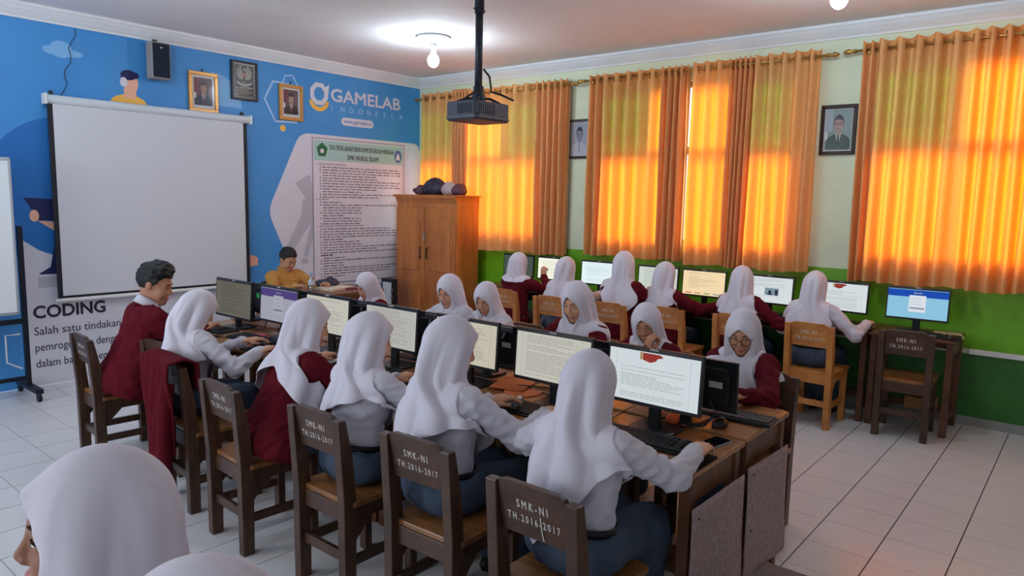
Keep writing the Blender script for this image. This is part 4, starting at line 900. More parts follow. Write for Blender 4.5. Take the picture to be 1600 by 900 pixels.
# ================================================================== PEOPLE
M_MAROON = mat('maroon_blazer_cloth', (94, 20, 31), .85, .08, var=.2, vscale=14, bump=.12, bscale=260)
M_SHIRT = mat('white_shirt_cloth', (202, 198, 208), .8, .2, bump=.10, bscale=300, sheen=.1)
M_HIJAB = mat('white_veil_cloth', (214, 208, 219), .85, .15, bump=.06, bscale=500, sheen=.15)
M_SKIRT = mat('grey_blue_skirt_cloth', (68, 80, 98), .8, .2, var=.15, vscale=20, bump=.12, bscale=280)
M_TROU = mat('grey_trouser_cloth', (60, 66, 80), .8, .2)
M_TAN = mat('tan_uniform_cloth', (186, 132, 66), .75, .2, var=.15, vscale=20, bump=.1, bscale=260)
M_HAIR = mat('black_hair', (20, 18, 20), .55, .4, bump=.5, bscale=120)
M_SKINS = [mat('warm_skin', (208, 154, 124), .5, .35, var=.06, vscale=30), mat('tan_skin', (190, 136, 106), .5, .35, var=.06, vscale=30), mat('brown_skin', (150, 102, 80), .5, .35, var=.06, vscale=30)]
M_LIPS = mat('lips', (190, 122, 110), .45, .4); M_EYEW = mat('eye_white', (222, 216, 210), .3, .5); M_IRIS = mat('iris_dark', (24, 16, 14), .15, .6); M_BROW = mat('eyebrow', (64, 44, 36), .8, .1)
M_BELT = mat('black_belt', (24, 22, 26), .4); M_SHOE = mat('black_shoe', (24, 24, 28), .4); M_METAL = mat('glasses_metal', (70, 60, 60), .3, .5, metal=.6)

def smin(a, b, k):
    h = np.clip(.5 + .5 * (b - a) / k, 0, 1); return b * (1 - h) + a * h - k * h * (1 - h)
def cap(p, a, b, r0, r1):
    a = np.asarray(a, float); b = np.asarray(b, float); d = b - a
    t = np.clip(((p - a) @ d) / max(d @ d, 1e-9), 0, 1)
    return np.linalg.norm(p - a - t[:, None] * d, axis=1) - (r0 + (r1 - r0) * t)
def elli(p, c, r):
    r = np.asarray(r, float); q = (p - np.asarray(c, float)) / r; k = np.linalg.norm(q, axis=1)
    return (k - 1) * r.min() * .5 + (k - 1) * r.mean() * .5
def surfnet(f, lo, hi, h):
    n = [max(3, int(math.ceil((hi[i] - lo[i]) / h)) + 1) for i in range(3)]
    ax = [lo[i] + h * np.arange(n[i]) for i in range(3)]
    G = np.stack(np.meshgrid(*ax, indexing='ij'), -1).reshape(-1, 3)
    V = f(G).reshape(n); S = V < 0
    cnt = np.zeros([k - 1 for k in n], int)
    offs = [(i, j, k) for i in (0, 1) for j in (0, 1) for k in (0, 1)]
    sl = lambda o: tuple(slice(o[d], n[d] - 1 + o[d]) for d in range(3))
    for o in offs: cnt += S[sl(o)]
    act = (cnt > 0) & (cnt < 8); idx = -np.ones(act.shape, int); A = np.argwhere(act); idx[act] = np.arange(len(A))
    acc = np.zeros((len(A), 3)); num = np.zeros(len(A))
    for i, a in enumerate(offs):
        for b in offs[i + 1:]:
            if sum(abs(a[d] - b[d]) for d in range(3)) != 1: continue
            va = V[A[:, 0] + a[0], A[:, 1] + a[1], A[:, 2] + a[2]]; vb = V[A[:, 0] + b[0], A[:, 1] + b[1], A[:, 2] + b[2]]
            m = (va < 0) != (vb < 0); t = np.where(m, va / np.where(m, va - vb, 1), 0)
            pt = np.array(a) + t[:, None] * (np.array(b) - np.array(a)); acc[m] += pt[m]; num[m] += 1
    P = np.asarray(lo) + h * (A + acc / num[:, None])
    F = []
    for d in range(3):
        e = [slice(None)] * 3; e2 = [slice(None)] * 3; e[d] = slice(0, n[d] - 1); e2[d] = slice(1, n[d])
        s0 = S[tuple(e)]; s1 = S[tuple(e2)]; C = np.argwhere(s0 != s1); u, v = (d + 1) % 3, (d + 2) % 3
        C = C[(C[:, u] > 0) & (C[:, v] > 0) & (C[:, u] < n[u] - 1) & (C[:, v] < n[v] - 1)]
        if not len(C): continue
        def at(du, dv):
            q = C.copy(); q[:, u] += du; q[:, v] += dv; return idx[q[:, 0], q[:, 1], q[:, 2]]
        q = np.stack([at(-1, -1), at(0, -1), at(0, 0), at(-1, 0)], 1)
        fl = ~s0[C[:, 0], C[:, 1], C[:, 2]]; q[fl] = q[fl][:, ::-1]; F.append(q)
    F = np.concatenate(F); return P, F
def wob(p, seed, freq):
    r = np.random.RandomState(seed); o = np.zeros(len(p))
    for _ in range(5):
        d = r.normal(size=3); d /= np.linalg.norm(d); o += np.sin(p @ (d * freq * r.uniform(.6, 1.5)) + r.uniform(0, 6.28))
    return o / 5
def vnormals(P, F):
    N = np.zeros_like(P); a, b, c_, d = P[F[:, 0]], P[F[:, 1]], P[F[:, 2]], P[F[:, 3]]; fn = np.cross(c_ - a, d - b)
    for k in range(4): np.add.at(N, F[:, k], fn)
    return N / np.maximum(np.linalg.norm(N, axis=1), 1e-9)[:, None]
def relax(P, F, it=2, lam=.5):
    for _ in range(it):
        acc = np.zeros_like(P); num = np.zeros(len(P))
        for a, b in ((0, 1), (1, 2), (2, 3), (3, 0)):
            np.add.at(acc, F[:, a], P[F[:, b]]); np.add.at(num, F[:, a], 1); np.add.at(acc, F[:, b], P[F[:, a]]); np.add.at(num, F[:, b], 1)
        P = P + lam * (acc / np.maximum(num, 1)[:, None] - P)
    return P
def npmesh(name, P, F, mats, mi=None):
    me = bpy.data.meshes.new(name); me.vertices.add(len(P)); me.vertices.foreach_set('co', np.asarray(P, np.float32).ravel())
    me.loops.add(F.size); me.loops.foreach_set('vertex_index', F.ravel().astype(np.int32)); me.polygons.add(len(F))
    me.polygons.foreach_set('loop_start', (np.arange(len(F)) * F.shape[1]).astype(np.int32)); me.polygons.foreach_set('loop_total', np.full(len(F), F.shape[1], np.int32))
    for m in mats: me.materials.append(m)
    if mi is not None: me.polygons.foreach_set('material_index', mi.astype(np.int32))
    me.polygons.foreach_set('use_smooth', np.ones(len(F), bool)); me.update(calc_edges=True); me.validate(); return me
def RX(a): c_, s_ = math.cos(a), math.sin(a); return np.array([[1, 0, 0], [0, c_, -s_], [0, s_, c_]])
def RY(a): c_, s_ = math.cos(a), math.sin(a); return np.array([[c_, 0, s_], [0, 1, 0], [-s_, 0, c_]])
def RZ(a): c_, s_ = math.cos(a), math.sin(a); return np.array([[c_, -s_, 0], [s_, c_, 0], [0, 0, 1]])

# ---- head and hand prototypes in their own frames
def head_sdf(p, ears=True):
    q = p.copy(); q[:, 1] = np.abs(q[:, 1])
    d = elli(q, (-.006, 0, .125), (.094, .074, .092))
    d = smin(d, elli(q, (.034, 0, .062), (.058, .056, .082)), .03)
    d = smin(d, elli(q, (.072, 0, .002), (.022, .026, .020)), .025)
    d = smin(d, elli(q, (.060, .034, .058), (.028, .026, .032)), .02)
    d = smin(d, cap(q, (.084, 0, .118), (.072, .042, .116), .013, .010), .015)
    d = smin(d, cap(q, (.090, 0, .108), (.107, 0, .071), .006, .0095), .010)
    d = smin(d, elli(q, (.098, .011, .066), (.011, .009, .008)), .006)
    d = np.maximum(d, -smin(elli(q, (.096, .031, .099), (.014, .018, .010)), np.full(len(q), .05), .01))
    d = smin(d, elli(q, (.0765, .031, .099), (.0125, .0155, .0125)), .004)
    d = smin(d, elli(q, (.092, 0, .037), (.011, .023, .006)), .005)
    d = smin(d, elli(q, (.090, 0, .0245), (.011, .019, .007)), .005)
    if ears: d = smin(d, elli(q, (-.006, .077, .096), (.018, .009, .029)), .008)
    d = smin(d, cap(q, (-.018, 0, -.045), (-.014, 0, .05), .050, .050), .03)
    return d
def lipmask(P):
    q = P.copy(); q[:, 1] = np.abs(q[:, 1]); return (np.minimum(elli(q, (.094, 0, .037), (.012, .023, .0065)), elli(q, (.092, 0, .0245), (.012, .019, .0075))) < .002) & (P[:, 0] > .085)
HEADS = {}
for nm in ('girl', 'man'):
    P_, F_ = surfnet(lambda p: head_sdf(p, nm == 'man'), (-.12, -.10, -.13), (.14, .10, .24), .0045); P_ = relax(P_, F_, 1, .3); HEADS[nm] = (P_, F_, lipmask(P_[F_].mean(1)).astype(int))
def hand_sdf(curl):
    def f(p):
        q = p * np.array([1, .55, 1.15]); d = cap(q, (-.02, 0, 0), (.072, .0, .0), .0225, .0235)
        for y, L, b in ((.030, .070, 0), (.0105, .079, .004), (-.0095, .074, .002), (-.028, .056, -.006)):
            x0 = .078 + b
            if curl < 1: pts = [(x0, y, .004), (x0 + L * .45, y * 1.06, .004 + L * .06 - .02 * curl), (x0 + L * .78, y * 1.1, -.010 - .012 * curl), (x0 + L * .98, y * 1.12, -.026 - .012 * curl)]
            else: pts = [(x0, y, .004), (x0 + L * .38, y, -.012), (x0 + L * .22, y, -.042), (x0 - L * .10, y, -.040)]
            for i in range(3): d = smin(d, cap(p, pts[i], pts[i + 1], .0092 - .0008 * i, .0084 - .0008 * i), .005)
        th = [(.010, .022, -.006), (.042, .046, -.014), (.066, .050, -.020), (.086, .046, -.026)] if curl < 1 else [(.010, .022, -.008), (.044, .040, -.026), (.070, .026, -.046), (.078, .006, -.052)]
        for i in range(3): d = smin(d, cap(p, th[i], th[i + 1], [.014, .0105, .009][i], [.0105, .009, .0075][i]), .006)
        return d
    return f
HANDS = {}
for nm, cu in (('open', .5), ('fist', 1.0)):
    P_, F_ = surfnet(hand_sdf(cu), (-.05, -.055, -.07), (.185, .075, .045), .0038); HANDS[nm] = (relax(P_, F_, 1, .3), F_)
# eyes, brows shared meshes in head space
def eye_mesh(sd):
    mb = MB(); mb.ell((.0840, sd * .031, .0980), (.0065, .0120, .0042), 12, 8, 0); mb.ell((.0878, sd * .0305, .0965), (.0034, .0056, .0042), 10, 6, 1); mb.tube([(.0865, sd * .019, .1005), (.0905, sd * .028, .1042), (.0885, sd * .038, .1036), (.0815, sd * .0455, .1000)], .0019, 6, 2)
    return mb.mesh('eye', [M_EYEW, M_IRIS, M_BROW], True)
def brow_mesh(sd):
    return MB().tube([(.0945, sd * .014, .1195), (.0935, sd * .026, .1245), (.0860, sd * .040, .1235), (.0755, sd * .050, .1170)], [.0020, .0026, .0022, .0012], 6).mesh('eyebrow', M_BROW, True)
EYES = {1: eye_mesh(1), -1: eye_mesh(-1)}; BROWS = {1: brow_mesh(1), -1: brow_mesh(-1)}
def glasses_mesh():
    mb = MB()
    for sd in (1, -1):
        mb.tube([(.106 - .012 * abs(math.cos(t)) * (1 if math.cos(t) > 0 else 0) - .002, sd * (.034 + .026 * math.cos(t)), .090 + .024 * math.sin(t)) for t in [2 * PI * k / 16 for k in range(17)]], .0018, 6)
        mb.tube([(.094, sd * .060, .098), (.06, sd * .074, .10), (.0, sd * .078, .10)], .0017, 6)
    mb.tube([(.108, -.009, .095), (.110, 0, .098), (.108, .009, .095)], .0017, 6); return mb.mesh('glasses', M_METAL, True)
GLM = glasses_mesh()
def hair_mesh(kind):
    def f(p):
        d = elli(p, (-.010, 0, .140), (.104, .083, .103)); d += .004 * wob(p, 5, 60)
        if kind == 'boy': d = smin(d, elli(p, (.030, 0, .205), (.055, .070, .040)), .04) + .010 * wob(p, 8, 150) * np.clip((p[:, 2] - .08) * 10, 0, 1)
        plane = (.163 if kind == 'boy' else .170) - p[:, 2] - np.clip(.070 - p[:, 0], 0, .2) * .92 - .02 * (np.abs(p[:, 1]) > .07) * (p[:, 0] > .0)
        low = .012 - p[:, 2]
        return np.maximum(np.maximum(d, plane + .004 * wob(p, 2, 150)), low)
    P_, F_ = surfnet(f, (-.14, -.12, -.02), (.14, .12, .27), .005); return npmesh('hair', relax(P_, F_, 1, .4), F_, [M_HAIR])
HAIR = {k: hair_mesh(k) for k in ('boy', 'man')}

def hijab_rest(seed, back, side, front, asym=None, NT=96):
    r = np.random.RandomState(seed); th = 2 * PI * np.arange(NT) / NT
    rows = []
    for ph in np.radians(np.linspace(4, 104, 18)): rows.append((.112 + .120 * math.cos(ph), .108 * math.sin(ph), .090 * math.sin(ph), .118 * math.sin(ph), 0))
    zt_ = [.08, .04, .0, -.03, -.05, -.07, -.09, -.11, -.13, -.16, -.20, -.35, -.60]
    rft = [.106, .104, .103, .102, .103, .107, .114, .124, .134, .147, .156, .172, .185]
    rst = [.089, .088, .088, .090, .094, .104, .122, .145, .168, .196, .210, .220, .228]
    rbt = [.117, .116, .114, .112, .112, .113, .116, .120, .124, .130, .137, .155, .170]
    for z in (.062, .040, .018, -.004, -.024, -.042): rows.append((z, np.interp(-z, [-q for q in zt_], rft), np.interp(-z, [-q for q in zt_], rst), np.interp(-z, [-q for q in zt_], rbt), 0))
    nt = 26
    for k in range(1, nt + 1): rows.append((None, 0, 0, 0, k / nt))
    dth = np.abs((th + PI) % (2 * PI) - PI)            # 0 front, pi back
    tri = lambda x, w_: np.clip(1 - x / w_, 0, 1) ** 1.25
    asym = r.uniform(-.35, .35) if asym is None else asym; thb = np.abs(((th - PI - asym) + PI) % (2 * PI) - PI)
    L = .19 + side + (back - side) * tri(thb, 1.5) + (front - side) * tri(dth, 1.4) + .003 * np.sin(9 * th + seed)
    V = np.zeros((len(rows), NT, 3)); fold = np.zeros((len(rows), NT))
    fr_ = [(r.randint(5, 8), r.uniform(0, 6.28), r.uniform(-9, 9), 1.0), (r.randint(9, 12), r.uniform(0, 6.28), r.uniform(-12, 12), .55), (r.randint(3, 5), r.uniform(0, 6.28), r.uniform(-6, 6), .9)]
    for i, (z, rf, rs, rb, t) in enumerate(rows):
        if z is not None: zz = np.full(NT, z)
        else:
            zz = -.042 - (np.maximum(L, .075) - .042) * t; nz = [-q for q in zt_]; rf = np.interp(-zz, nz, rft); rs = np.interp(-zz, nz, rst); rb = np.interp(-zz, nz, rbt)
        cx = np.cos(th); V[i, :, 0] = np.where(cx > 0, rf, rb) * cx; V[i, :, 1] = rs * np.sin(th); V[i, :, 2] = zz
        amp = np.interp(zz, [-.5, -.25, -.12, -.04, .05, .14, .2], [.014, .015, .015, .013, .010, .004, 0.0])
        q = np.zeros(NT)
        for n_, ph, tw, a in fr_: q += a * (2 * np.abs(np.cos(.5 * (n_ * th + ph + tw * zz))) ** 1.0 - 1.1)
        fold[i] = amp * q * np.where(dth < .8, np.clip((.02 - zz) * 20, .0, 1), 1)
    return V, fold, th
def build_hijab(seed, Hd, T, s, sdf, back, side, front, asym=None, face=(.058, .096, .077)):
    V, fold, th = hijab_rest(seed, back, side, front, asym); nr, NT, _ = V.shape
    rad = V.copy(); rad[:, :, 2] = 0; rad /= np.maximum(np.linalg.norm(rad, axis=2), 1e-6)[:, :, None]
    fy, fz, fc = face
    y, z = V[:, :, 1], V[:, :, 2]
    val = (y / (fy * (1 - .35 * np.clip((z - fc) / fz, 0, 1) ** 2))) ** 2 + ((z - fc) / fz) ** 2
    val = np.where(V[:, :, 0] > 0, val, 9)
    inside = val < 1
    W = V + rad * fold[:, :, None]
    idx = np.arange(nr * NT).reshape(nr, NT)
    F = np.stack([idx[:-1], np.roll(idx, -1, 1)[:-1], np.roll(idx, -1, 1)[1:], idx[1:]], -1).reshape(-1, 4)[:, ::-1]
    ins = inside.ravel(); keep = ~ins[F].any(1); F = F[keep]
    # snap the rim of the face opening to the smooth outline
    bnd = np.zeros((nr, NT), bool); I = inside
    for dx in (-1, 0, 1):
        for dy in (-1, 0, 1): bnd |= np.roll(np.roll(I, dx, 0), dy, 1)
    bnd &= ~I
    k = 1 / np.sqrt(np.maximum(val, 1e-6)); yb, zb = y * k, fc + (z - fc) * k
    W[:, :, 1] = np.where(bnd, yb, W[:, :, 1]); W[:, :, 2] = np.where(bnd, zb, W[:, :, 2])
    rfz = np.interp(zb, [-.07, -.026, .018, .062, .10, .15, .18], [.104, .101, .103, .105, .107, .103, .095]); rsz = np.interp(zb, [-.07, 0, .062, .10, .15, .18], [.098, .085, .0885, .090, .085, .075])
    xb = rfz * np.sqrt(np.clip(1 - (yb / rsz) ** 2, .05, 1)) + .016 * np.clip((zb - .10) / .06, 0, 1); W[:, :, 0] = np.where(bnd, xb, W[:, :, 0])
    # let the rim hug the face, a little free above the forehead
    bi = np.argwhere(bnd.ravel())[:, 0]; P = W.reshape(-1, 3).copy(); q = P[bi]
    tgt = .005 + .019 * np.clip((q[:, 2] - .13) / .04, 0, 1)
    for _ in range(6):
        d0 = head_sdf(q, False); g = np.stack([head_sdf(q + np.eye(3)[k_] * .003, False) - d0 for k_ in range(3)], 1) / .003; g[:, 2] *= .25; g /= np.maximum(np.linalg.norm(g, axis=1), 1e-6)[:, None]
        q = q - g * np.clip(d0 - tgt, -.02, .02)[:, None] * .7
    P[bi] = q
    near = (val < 3.2).ravel() & ~ins & ~bnd.ravel()
    for _ in range(4): Q = relax(P, F, 1, .5); P = np.where(near[:, None], Q, P)
    dn = head_sdf(P, False); fixn = near & (dn < .005)
    g = np.stack([head_sdf(P + np.eye(3)[k_] * .003, False) - dn for k_ in range(3)], 1) / .003; g /= np.maximum(np.linalg.norm(g, axis=1), 1e-6)[:, None]
    P = np.where(fixn[:, None], P + g * (.006 - dn)[:, None], P)
    wgt = np.clip((P[:, 2] + .125) / .11, 0, 1); wgt = wgt * wgt * (3 - 2 * wgt)
    A = Hd(P); B = T(P + np.array([0, 0, .475])); P = A * wgt[:, None] + B * (1 - wgt)[:, None]
    top = Hd(np.array([[-.002, 0, .232]]))
    for _ in range(3):
        d = sdf(P); e = .004; g = np.stack([sdf(P + np.eye(3)[k_] * e) - d for k_ in range(3)], 1) / e; g /= np.maximum(np.linalg.norm(g, axis=1), 1e-6)[:, None]
        m_ = (wgt < .9) & (d < .010); P = np.where(m_[:, None], P + g * np.clip(.010 - d, 0, .05)[:, None], P)
    Q = relax(P, F, 1, .35); fixed = bnd.ravel() | ins; P = np.where(fixed[:, None], P, Q)
    P = np.vstack([P, top]); tv = len(P) - 1
    capf = np.array([[tv, idx[0, (k_ + 1) % NT], idx[0, k_], idx[0, k_]] for k_ in range(NT)])
    used = np.zeros(len(P), bool); used[F.ravel()] = True; used[capf.ravel()] = True; rm = np.cumsum(used) - 1
    verts = P[used]; faces = [tuple(int(rm[v]) for v in f_) for f_ in F] + [(int(rm[tv]), int(rm[idx[0, k_]]), int(rm[idx[0, (k_ + 1) % NT]])) for k_ in range(NT)]
    return verts, faces

PEOPLE = []
def person(label, crown, hip, yaw, seat=.432, outfit='shirt', head=(0, 15, 0), hl=None, hr=None, veil=(.34, .03, .26), skin=0, seed=1, group='students', gender='girl', fistR=None, fistL=None, glasses=False, belt=True, bulk=1.0, legs=True, twist=0.0, rollt=0.0, report=True):
    """crown: world top of head; hip: world (x,y); yaw: facing (deg, 0 = +x); hands: world wrist targets"""
    Y = RZ(math.radians(yaw)); Yi = Y.T; org = np.array([hip[0], hip[1], 0.0])
    loc = lambda w_: Yi @ (np.asarray(w_, float) - np.array([hip[0], hip[1], 0.0]))
    cr = loc(crown); s, lean = .95, .2
    hy, hp, hro = [math.radians(a) for a in head]
    Rh = RZ(hy) @ RY(hp) @ RX(hro)
    for _ in range(25):
        P0 = np.array([0, 0, seat + .10 * s]); Rt = RZ(math.radians(twist)) @ RY(lean) @ RX(math.radians(rollt))
        piv = P0 + Rt @ (np.array([0, 0, .475]) * s); c_ = piv + Rh @ (np.array([0, 0, .228]) * s)
        need = cr - P0; have = c_ - P0
        s *= (np.hypot(need[0], need[2]) / np.hypot(have[0], have[2])) ** .8; s = min(max(s, .80), 1.15)
        lean += .8 * (math.atan2(need[0], need[2]) - math.atan2(have[0], have[2])); lean = min(max(lean, -.15), .9)
    sft = Y @ np.array([0, cr[1] - c_[1], 0]); hip = (hip[0] + sft[0], hip[1] + sft[1]); org = np.array([hip[0], hip[1], 0.0]); cr = loc(crown)
    PEOPLE.append((label[:40], round(s, 3), round(math.degrees(lean), 1), np.round(c_ - cr, 3)))
    T = lambda p: P0 + (np.asarray(p) * s) @ Rt.T
    Ti = lambda p: ((p - P0) @ Rt) / s
    Hd = lambda p: piv + (np.asarray(p) * s) @ Rh.T
    Hi = lambda p: ((p - piv) @ Rh) / s
    gw = 1.0 if gender == 'girl' else 1.12
    sh = {1: T((.012, .150 * gw, .372)), -1: T((.012, -.150 * gw, .372))}
    L1, L2 = .262 * s, .235 * s; arms = {}
    for sd, tg_ in ((1, hl), (-1, hr)):
        if tg_ is None: w_ = T((.20, sd * .10, .02)) if True else 0; w_[2] = max(w_[2], P0[2] + .05 * s)
        else: w_ = loc(tg_)
        a = sh[sd]; v = w_ - a; D = np.linalg.norm(v); mx = (L1 + L2) * .985
        if D > mx: v *= mx / D; D = mx; w_ = a + v
        D = max(D, .12); ca = (L1 * L1 + D * D - L2 * L2) / (2 * L1 * D); ca = min(max(ca, -1), 1); u = v / np.linalg.norm(v)
        pole = np.array([-.35, sd * .75, -.75]); pole -= u * (pole @ u); pole /= np.linalg.norm(pole)
        e_ = a + u * (L1 * ca) + pole * (L1 * math.sqrt(1 - ca * ca)); arms[sd] = (a, e_, w_)
    # legs
    kn = {}; an = {}; hj = {}
    for sd in (1, -1):
        hj[sd] = P0 + np.array([0, sd * .080, -.005]) * s; kn[sd] = np.array([.385 * s, sd * .085 * s, max(seat + .045 * s, .445)]); an[sd] = np.array([.36 * s, sd * .075 * s, .085])
    # ---------- clothing distance fields
    big = 1.0 if outfit == 'shirt' else 1.05
    big *= bulk
    def torso(p, grow=0.0, low=.03):
        q = Ti(p); q2 = q * np.array([1, .70 / gw, 1])
        d = cap(q2, (.0, 0, .10), (.004, 0, .33), .108 * big, .104 * big)
        d = smin(d, cap(q, (.0, -.120 * gw, .372), (.0, .120 * gw, .372), .060 * big, .060 * big), .05)
        d = smin(d, elli(q, (.055, 0, .265), (.085, .125 * gw, .085)), .05)
        d = smin(d, cap(q, (-.006, 0, .36), (-.002, 0, .45), .075, .052), .04)
        if outfit != 'shirt': d = smin(smin(d, cap(q2, (-.005, 0, -.055), (0, 0, .12), .130 * big, .106 * big), .05), elli(q, (.0, 0, -.01), (.158, .205, .125)), .04)
        d = np.maximum(d, low - q[:, 2]); return d * s - grow
    def sleeves(p):
        d = None
        for sd in (1, -1):
            a, e_, w_ = arms[sd]; wr_ = w_ + (e_ - w_) * .04
            k = smin(cap(p, a, e_, .060 * s * big, .050 * s * big), cap(p, e_, wr_, .049 * s * big, .037 * s * big), .03)
            d = k if d is None else np.minimum(d, k)
        return d
    low = .035 if outfit == 'shirt' else -.115
    def cloth(p): return smin(torso(p, 0, low), sleeves(p), .035 * s)
    def skirt(p):
        q = Ti(p); d = elli(p, P0 + np.array([.0, 0, -.005]), np.array([.132, .178, .095]) * s)
        d = smin(d, cap(q * np.array([1, .72, 1]), (0, 0, .0), (0, 0, .055), .122, .098) * s, .04)
        for sd in (1, -1):
            d = smin(d, cap(p, hj[sd], kn[sd], .095 * s, .080 * s), .05)
            d = smin(d, cap(p, kn[sd], an[sd] + np.array([0, 0, .05]), .080 * s, .078 * s), .05)
        return np.maximum(np.maximum(d, .09 - p[:, 2]), (q[:, 2] - .066) * s)
    def bounds(f_, pts, pad_):
        pts = np.array(pts); return pts.min(0) - pad_, pts.max(0) + pad_
    root = thing('person', label, 'person', (hip[0], hip[1], 0), math.radians(yaw), group)
    # ---------- body: trunk, arms, legs, head, hands in one mesh
    def body(p):
        q = Ti(p); d = cap(q * np.array([1, .72, 1]), (0, 0, .02), (0, 0, .33), .085, .085) * s
        d = smin(d, cap(q, (0, -.11 * gw, .368), (0, .11 * gw, .368), .040, .040) * s, .04)
        d = smin(d, cap(p, T((-.005, 0, .36)), Hd(np.array([(-.022, 0, -.03)]))[0], .050 * s, .050 * s), .03)
        for sd in (1, -1):
            a, e_, w_ = arms[sd]
            d = smin(d, cap(p, a, e_, .040 * s, .034 * s), .02); d = smin(d, cap(p, e_, w_, .034 * s, .0255 * s), .015)
            if legs: d = smin(d, cap(p, hj[sd], kn[sd], .068 * s, .050 * s), .02); d = smin(d, cap(p, kn[sd], an[sd], .048 * s, .034 * s), .02)
        return d
    allp = [P0, piv] + [q for v in arms.values() for q in v] + (list(kn.values()) + list(an.values()) if legs else [])
    lo, hi = bounds(body, allp, .14 * s); lo[2] = max(lo[2], .0)
    BP, BF = surfnet(body, lo, hi, .017)
    parts = [(BP, BF, np.zeros(len(BF), int)), (Hd(HEADS['girl' if gender == 'girl' else 'man'][0]),) + HEADS['girl' if gender == 'girl' else 'man'][1:]]
    for sd in (1, -1):
        a, e_, w_ = arms[sd]; fist = fistL if sd > 0 else fistR
        hp_, hf_ = HANDS['fist' if fist else 'open']; hp_ = hp_.copy()
        if sd > 0: hp_[:, 1] *= -1; hf_ = hf_[:, ::-1]
        if fist: X = np.array(fist[0], float); Zup = np.array(fist[1], float)
        else: X = (w_ - e_); X[2] *= .35; Zup = np.array([0, 0, 1.0]); X = X / np.linalg.norm(X) + np.array([.45, 0, 0])
        X /= np.linalg.norm(X); Yv = np.cross(Zup, X); Yv /= np.linalg.norm(Yv); Zv = np.cross(X, Yv); Mh = np.stack([X, Yv, Zv], 1)
        parts.append((w_ + (hp_ * s * .95) @ Mh.T, hf_, np.zeros(len(hf_), int)))
    off = 0; VP, VF, VM = [], [], []
    for P_, F_, m_ in parts: VP.append(P_); VF.append(F_ + off); VM.append(m_); off += len(P_)
    bo = link('body', npmesh('body', np.vstack(VP), np.vstack(VF), [M_SKINS[skin], M_LIPS], np.concatenate(VM)), root)
    Mh4 = Matrix(np.vstack([np.hstack([Rh * s, piv[:, None]]), [0, 0, 0, 1]]).tolist())
    for sd in (1, -1):
        for nm, D_ in (('eye', EYES), ('eyebrow', BROWS)): o = link(nm, D_[sd], bo); o.matrix_local = Mh4
    # ---------- garments
    top_m = {'shirt': M_SHIRT, 'blazer': M_MAROON, 'uniform': M_TAN}[outfit]
    lo, hi = bounds(cloth, [P0, T((0, 0, .45))] + [q for v in arms.values() for q in v], .17 * s)
    CP, CF = surfnet(cloth, lo, hi, .0095); N = vnormals(CP, CF); CP = relax(CP, CF, 1, .4)
    elb = np.minimum(np.linalg.norm(CP - arms[1][1], axis=1), np.linalg.norm(CP - arms[-1][1], axis=1))
    amp = .0075 + .006 * np.exp(-(elb / .10) ** 2)
    rid = 1 - 2 * np.abs(wob(CP * np.array([1, 1, 1.6]), seed + 3, 58)); CP = CP + N * (amp * (rid - .4))[:, None]
    link({'shirt': 'shirt', 'blazer': 'blazer', 'uniform': 'uniform_shirt'}[outfit], npmesh('garment', CP, CF, [top_m]), root)
    if legs:
        lo, hi = bounds(skirt, [P0, T((0, 0, .1))] + list(kn.values()) + list(an.values()), .20 * s); lo[2] = .06
        SP, SF = surfnet(skirt, lo, hi, .014); N = vnormals(SP, SF); SP = relax(SP, SF, 1, .4)
        rid = 1 - 2 * np.abs(wob(SP * np.array([.8, 1.6, .6]), seed + 9, 52)); SP = SP + N * (.010 * (rid - .35))[:, None]
        link('skirt' if gender == 'girl' else 'trousers', npmesh('lower_garment', SP, SF, [M_SKIRT if gender == 'girl' else M_TROU]), root)
        for sd in (1, -1):
            a = an[sd]; mb = MB(); mb.ell((0, 0, 0), (.125 * s, .045 * s, .055), 14, 8); mb.v = [(x + a[0] + .055, y + a[1], max(z, -.04) + .042 - .012 * (x > .03)) for x, y, z in mb.v]; mb.build('shoe', M_SHOE, root, smooth=True)
    if outfit == 'shirt' and belt:
        both = cloth
        n = 48; vs, fs = [], []
        for i in range(n):
            a = 2 * PI * i / n; dr = np.array([math.cos(a), math.sin(a) * 1.25, 0]); dr /= np.linalg.norm(dr)
            for zz in (.062, .092):
                r_ = np.linspace(.05, .26, 43); pts = T(np.array([0, 0, zz]) + r_[:, None] * dr); dd = both(pts); k = np.argmax(dd > .004); k = k if dd[k] > .004 else 30; vs.append(T(np.array([0, 0, zz]) + (r_[k] + .003) * dr))
        vs = np.array(vs).reshape(n, 2, 3); vs = (np.roll(vs, 1, 0) + 2 * vs + np.roll(vs, -1, 0)) / 4
        mb = MB(); mb.add(vs.reshape(-1, 3), [(2 * i, 2 * ((i + 1) % n), 2 * ((i + 1) % n) + 1, 2 * i + 1) for i in range(n)]); o = mb.build('belt', M_BELT, root, smooth=True); sm = o.modifiers.new('s', 'SOLIDIFY'); sm.thickness = .006; sm.offset = 1
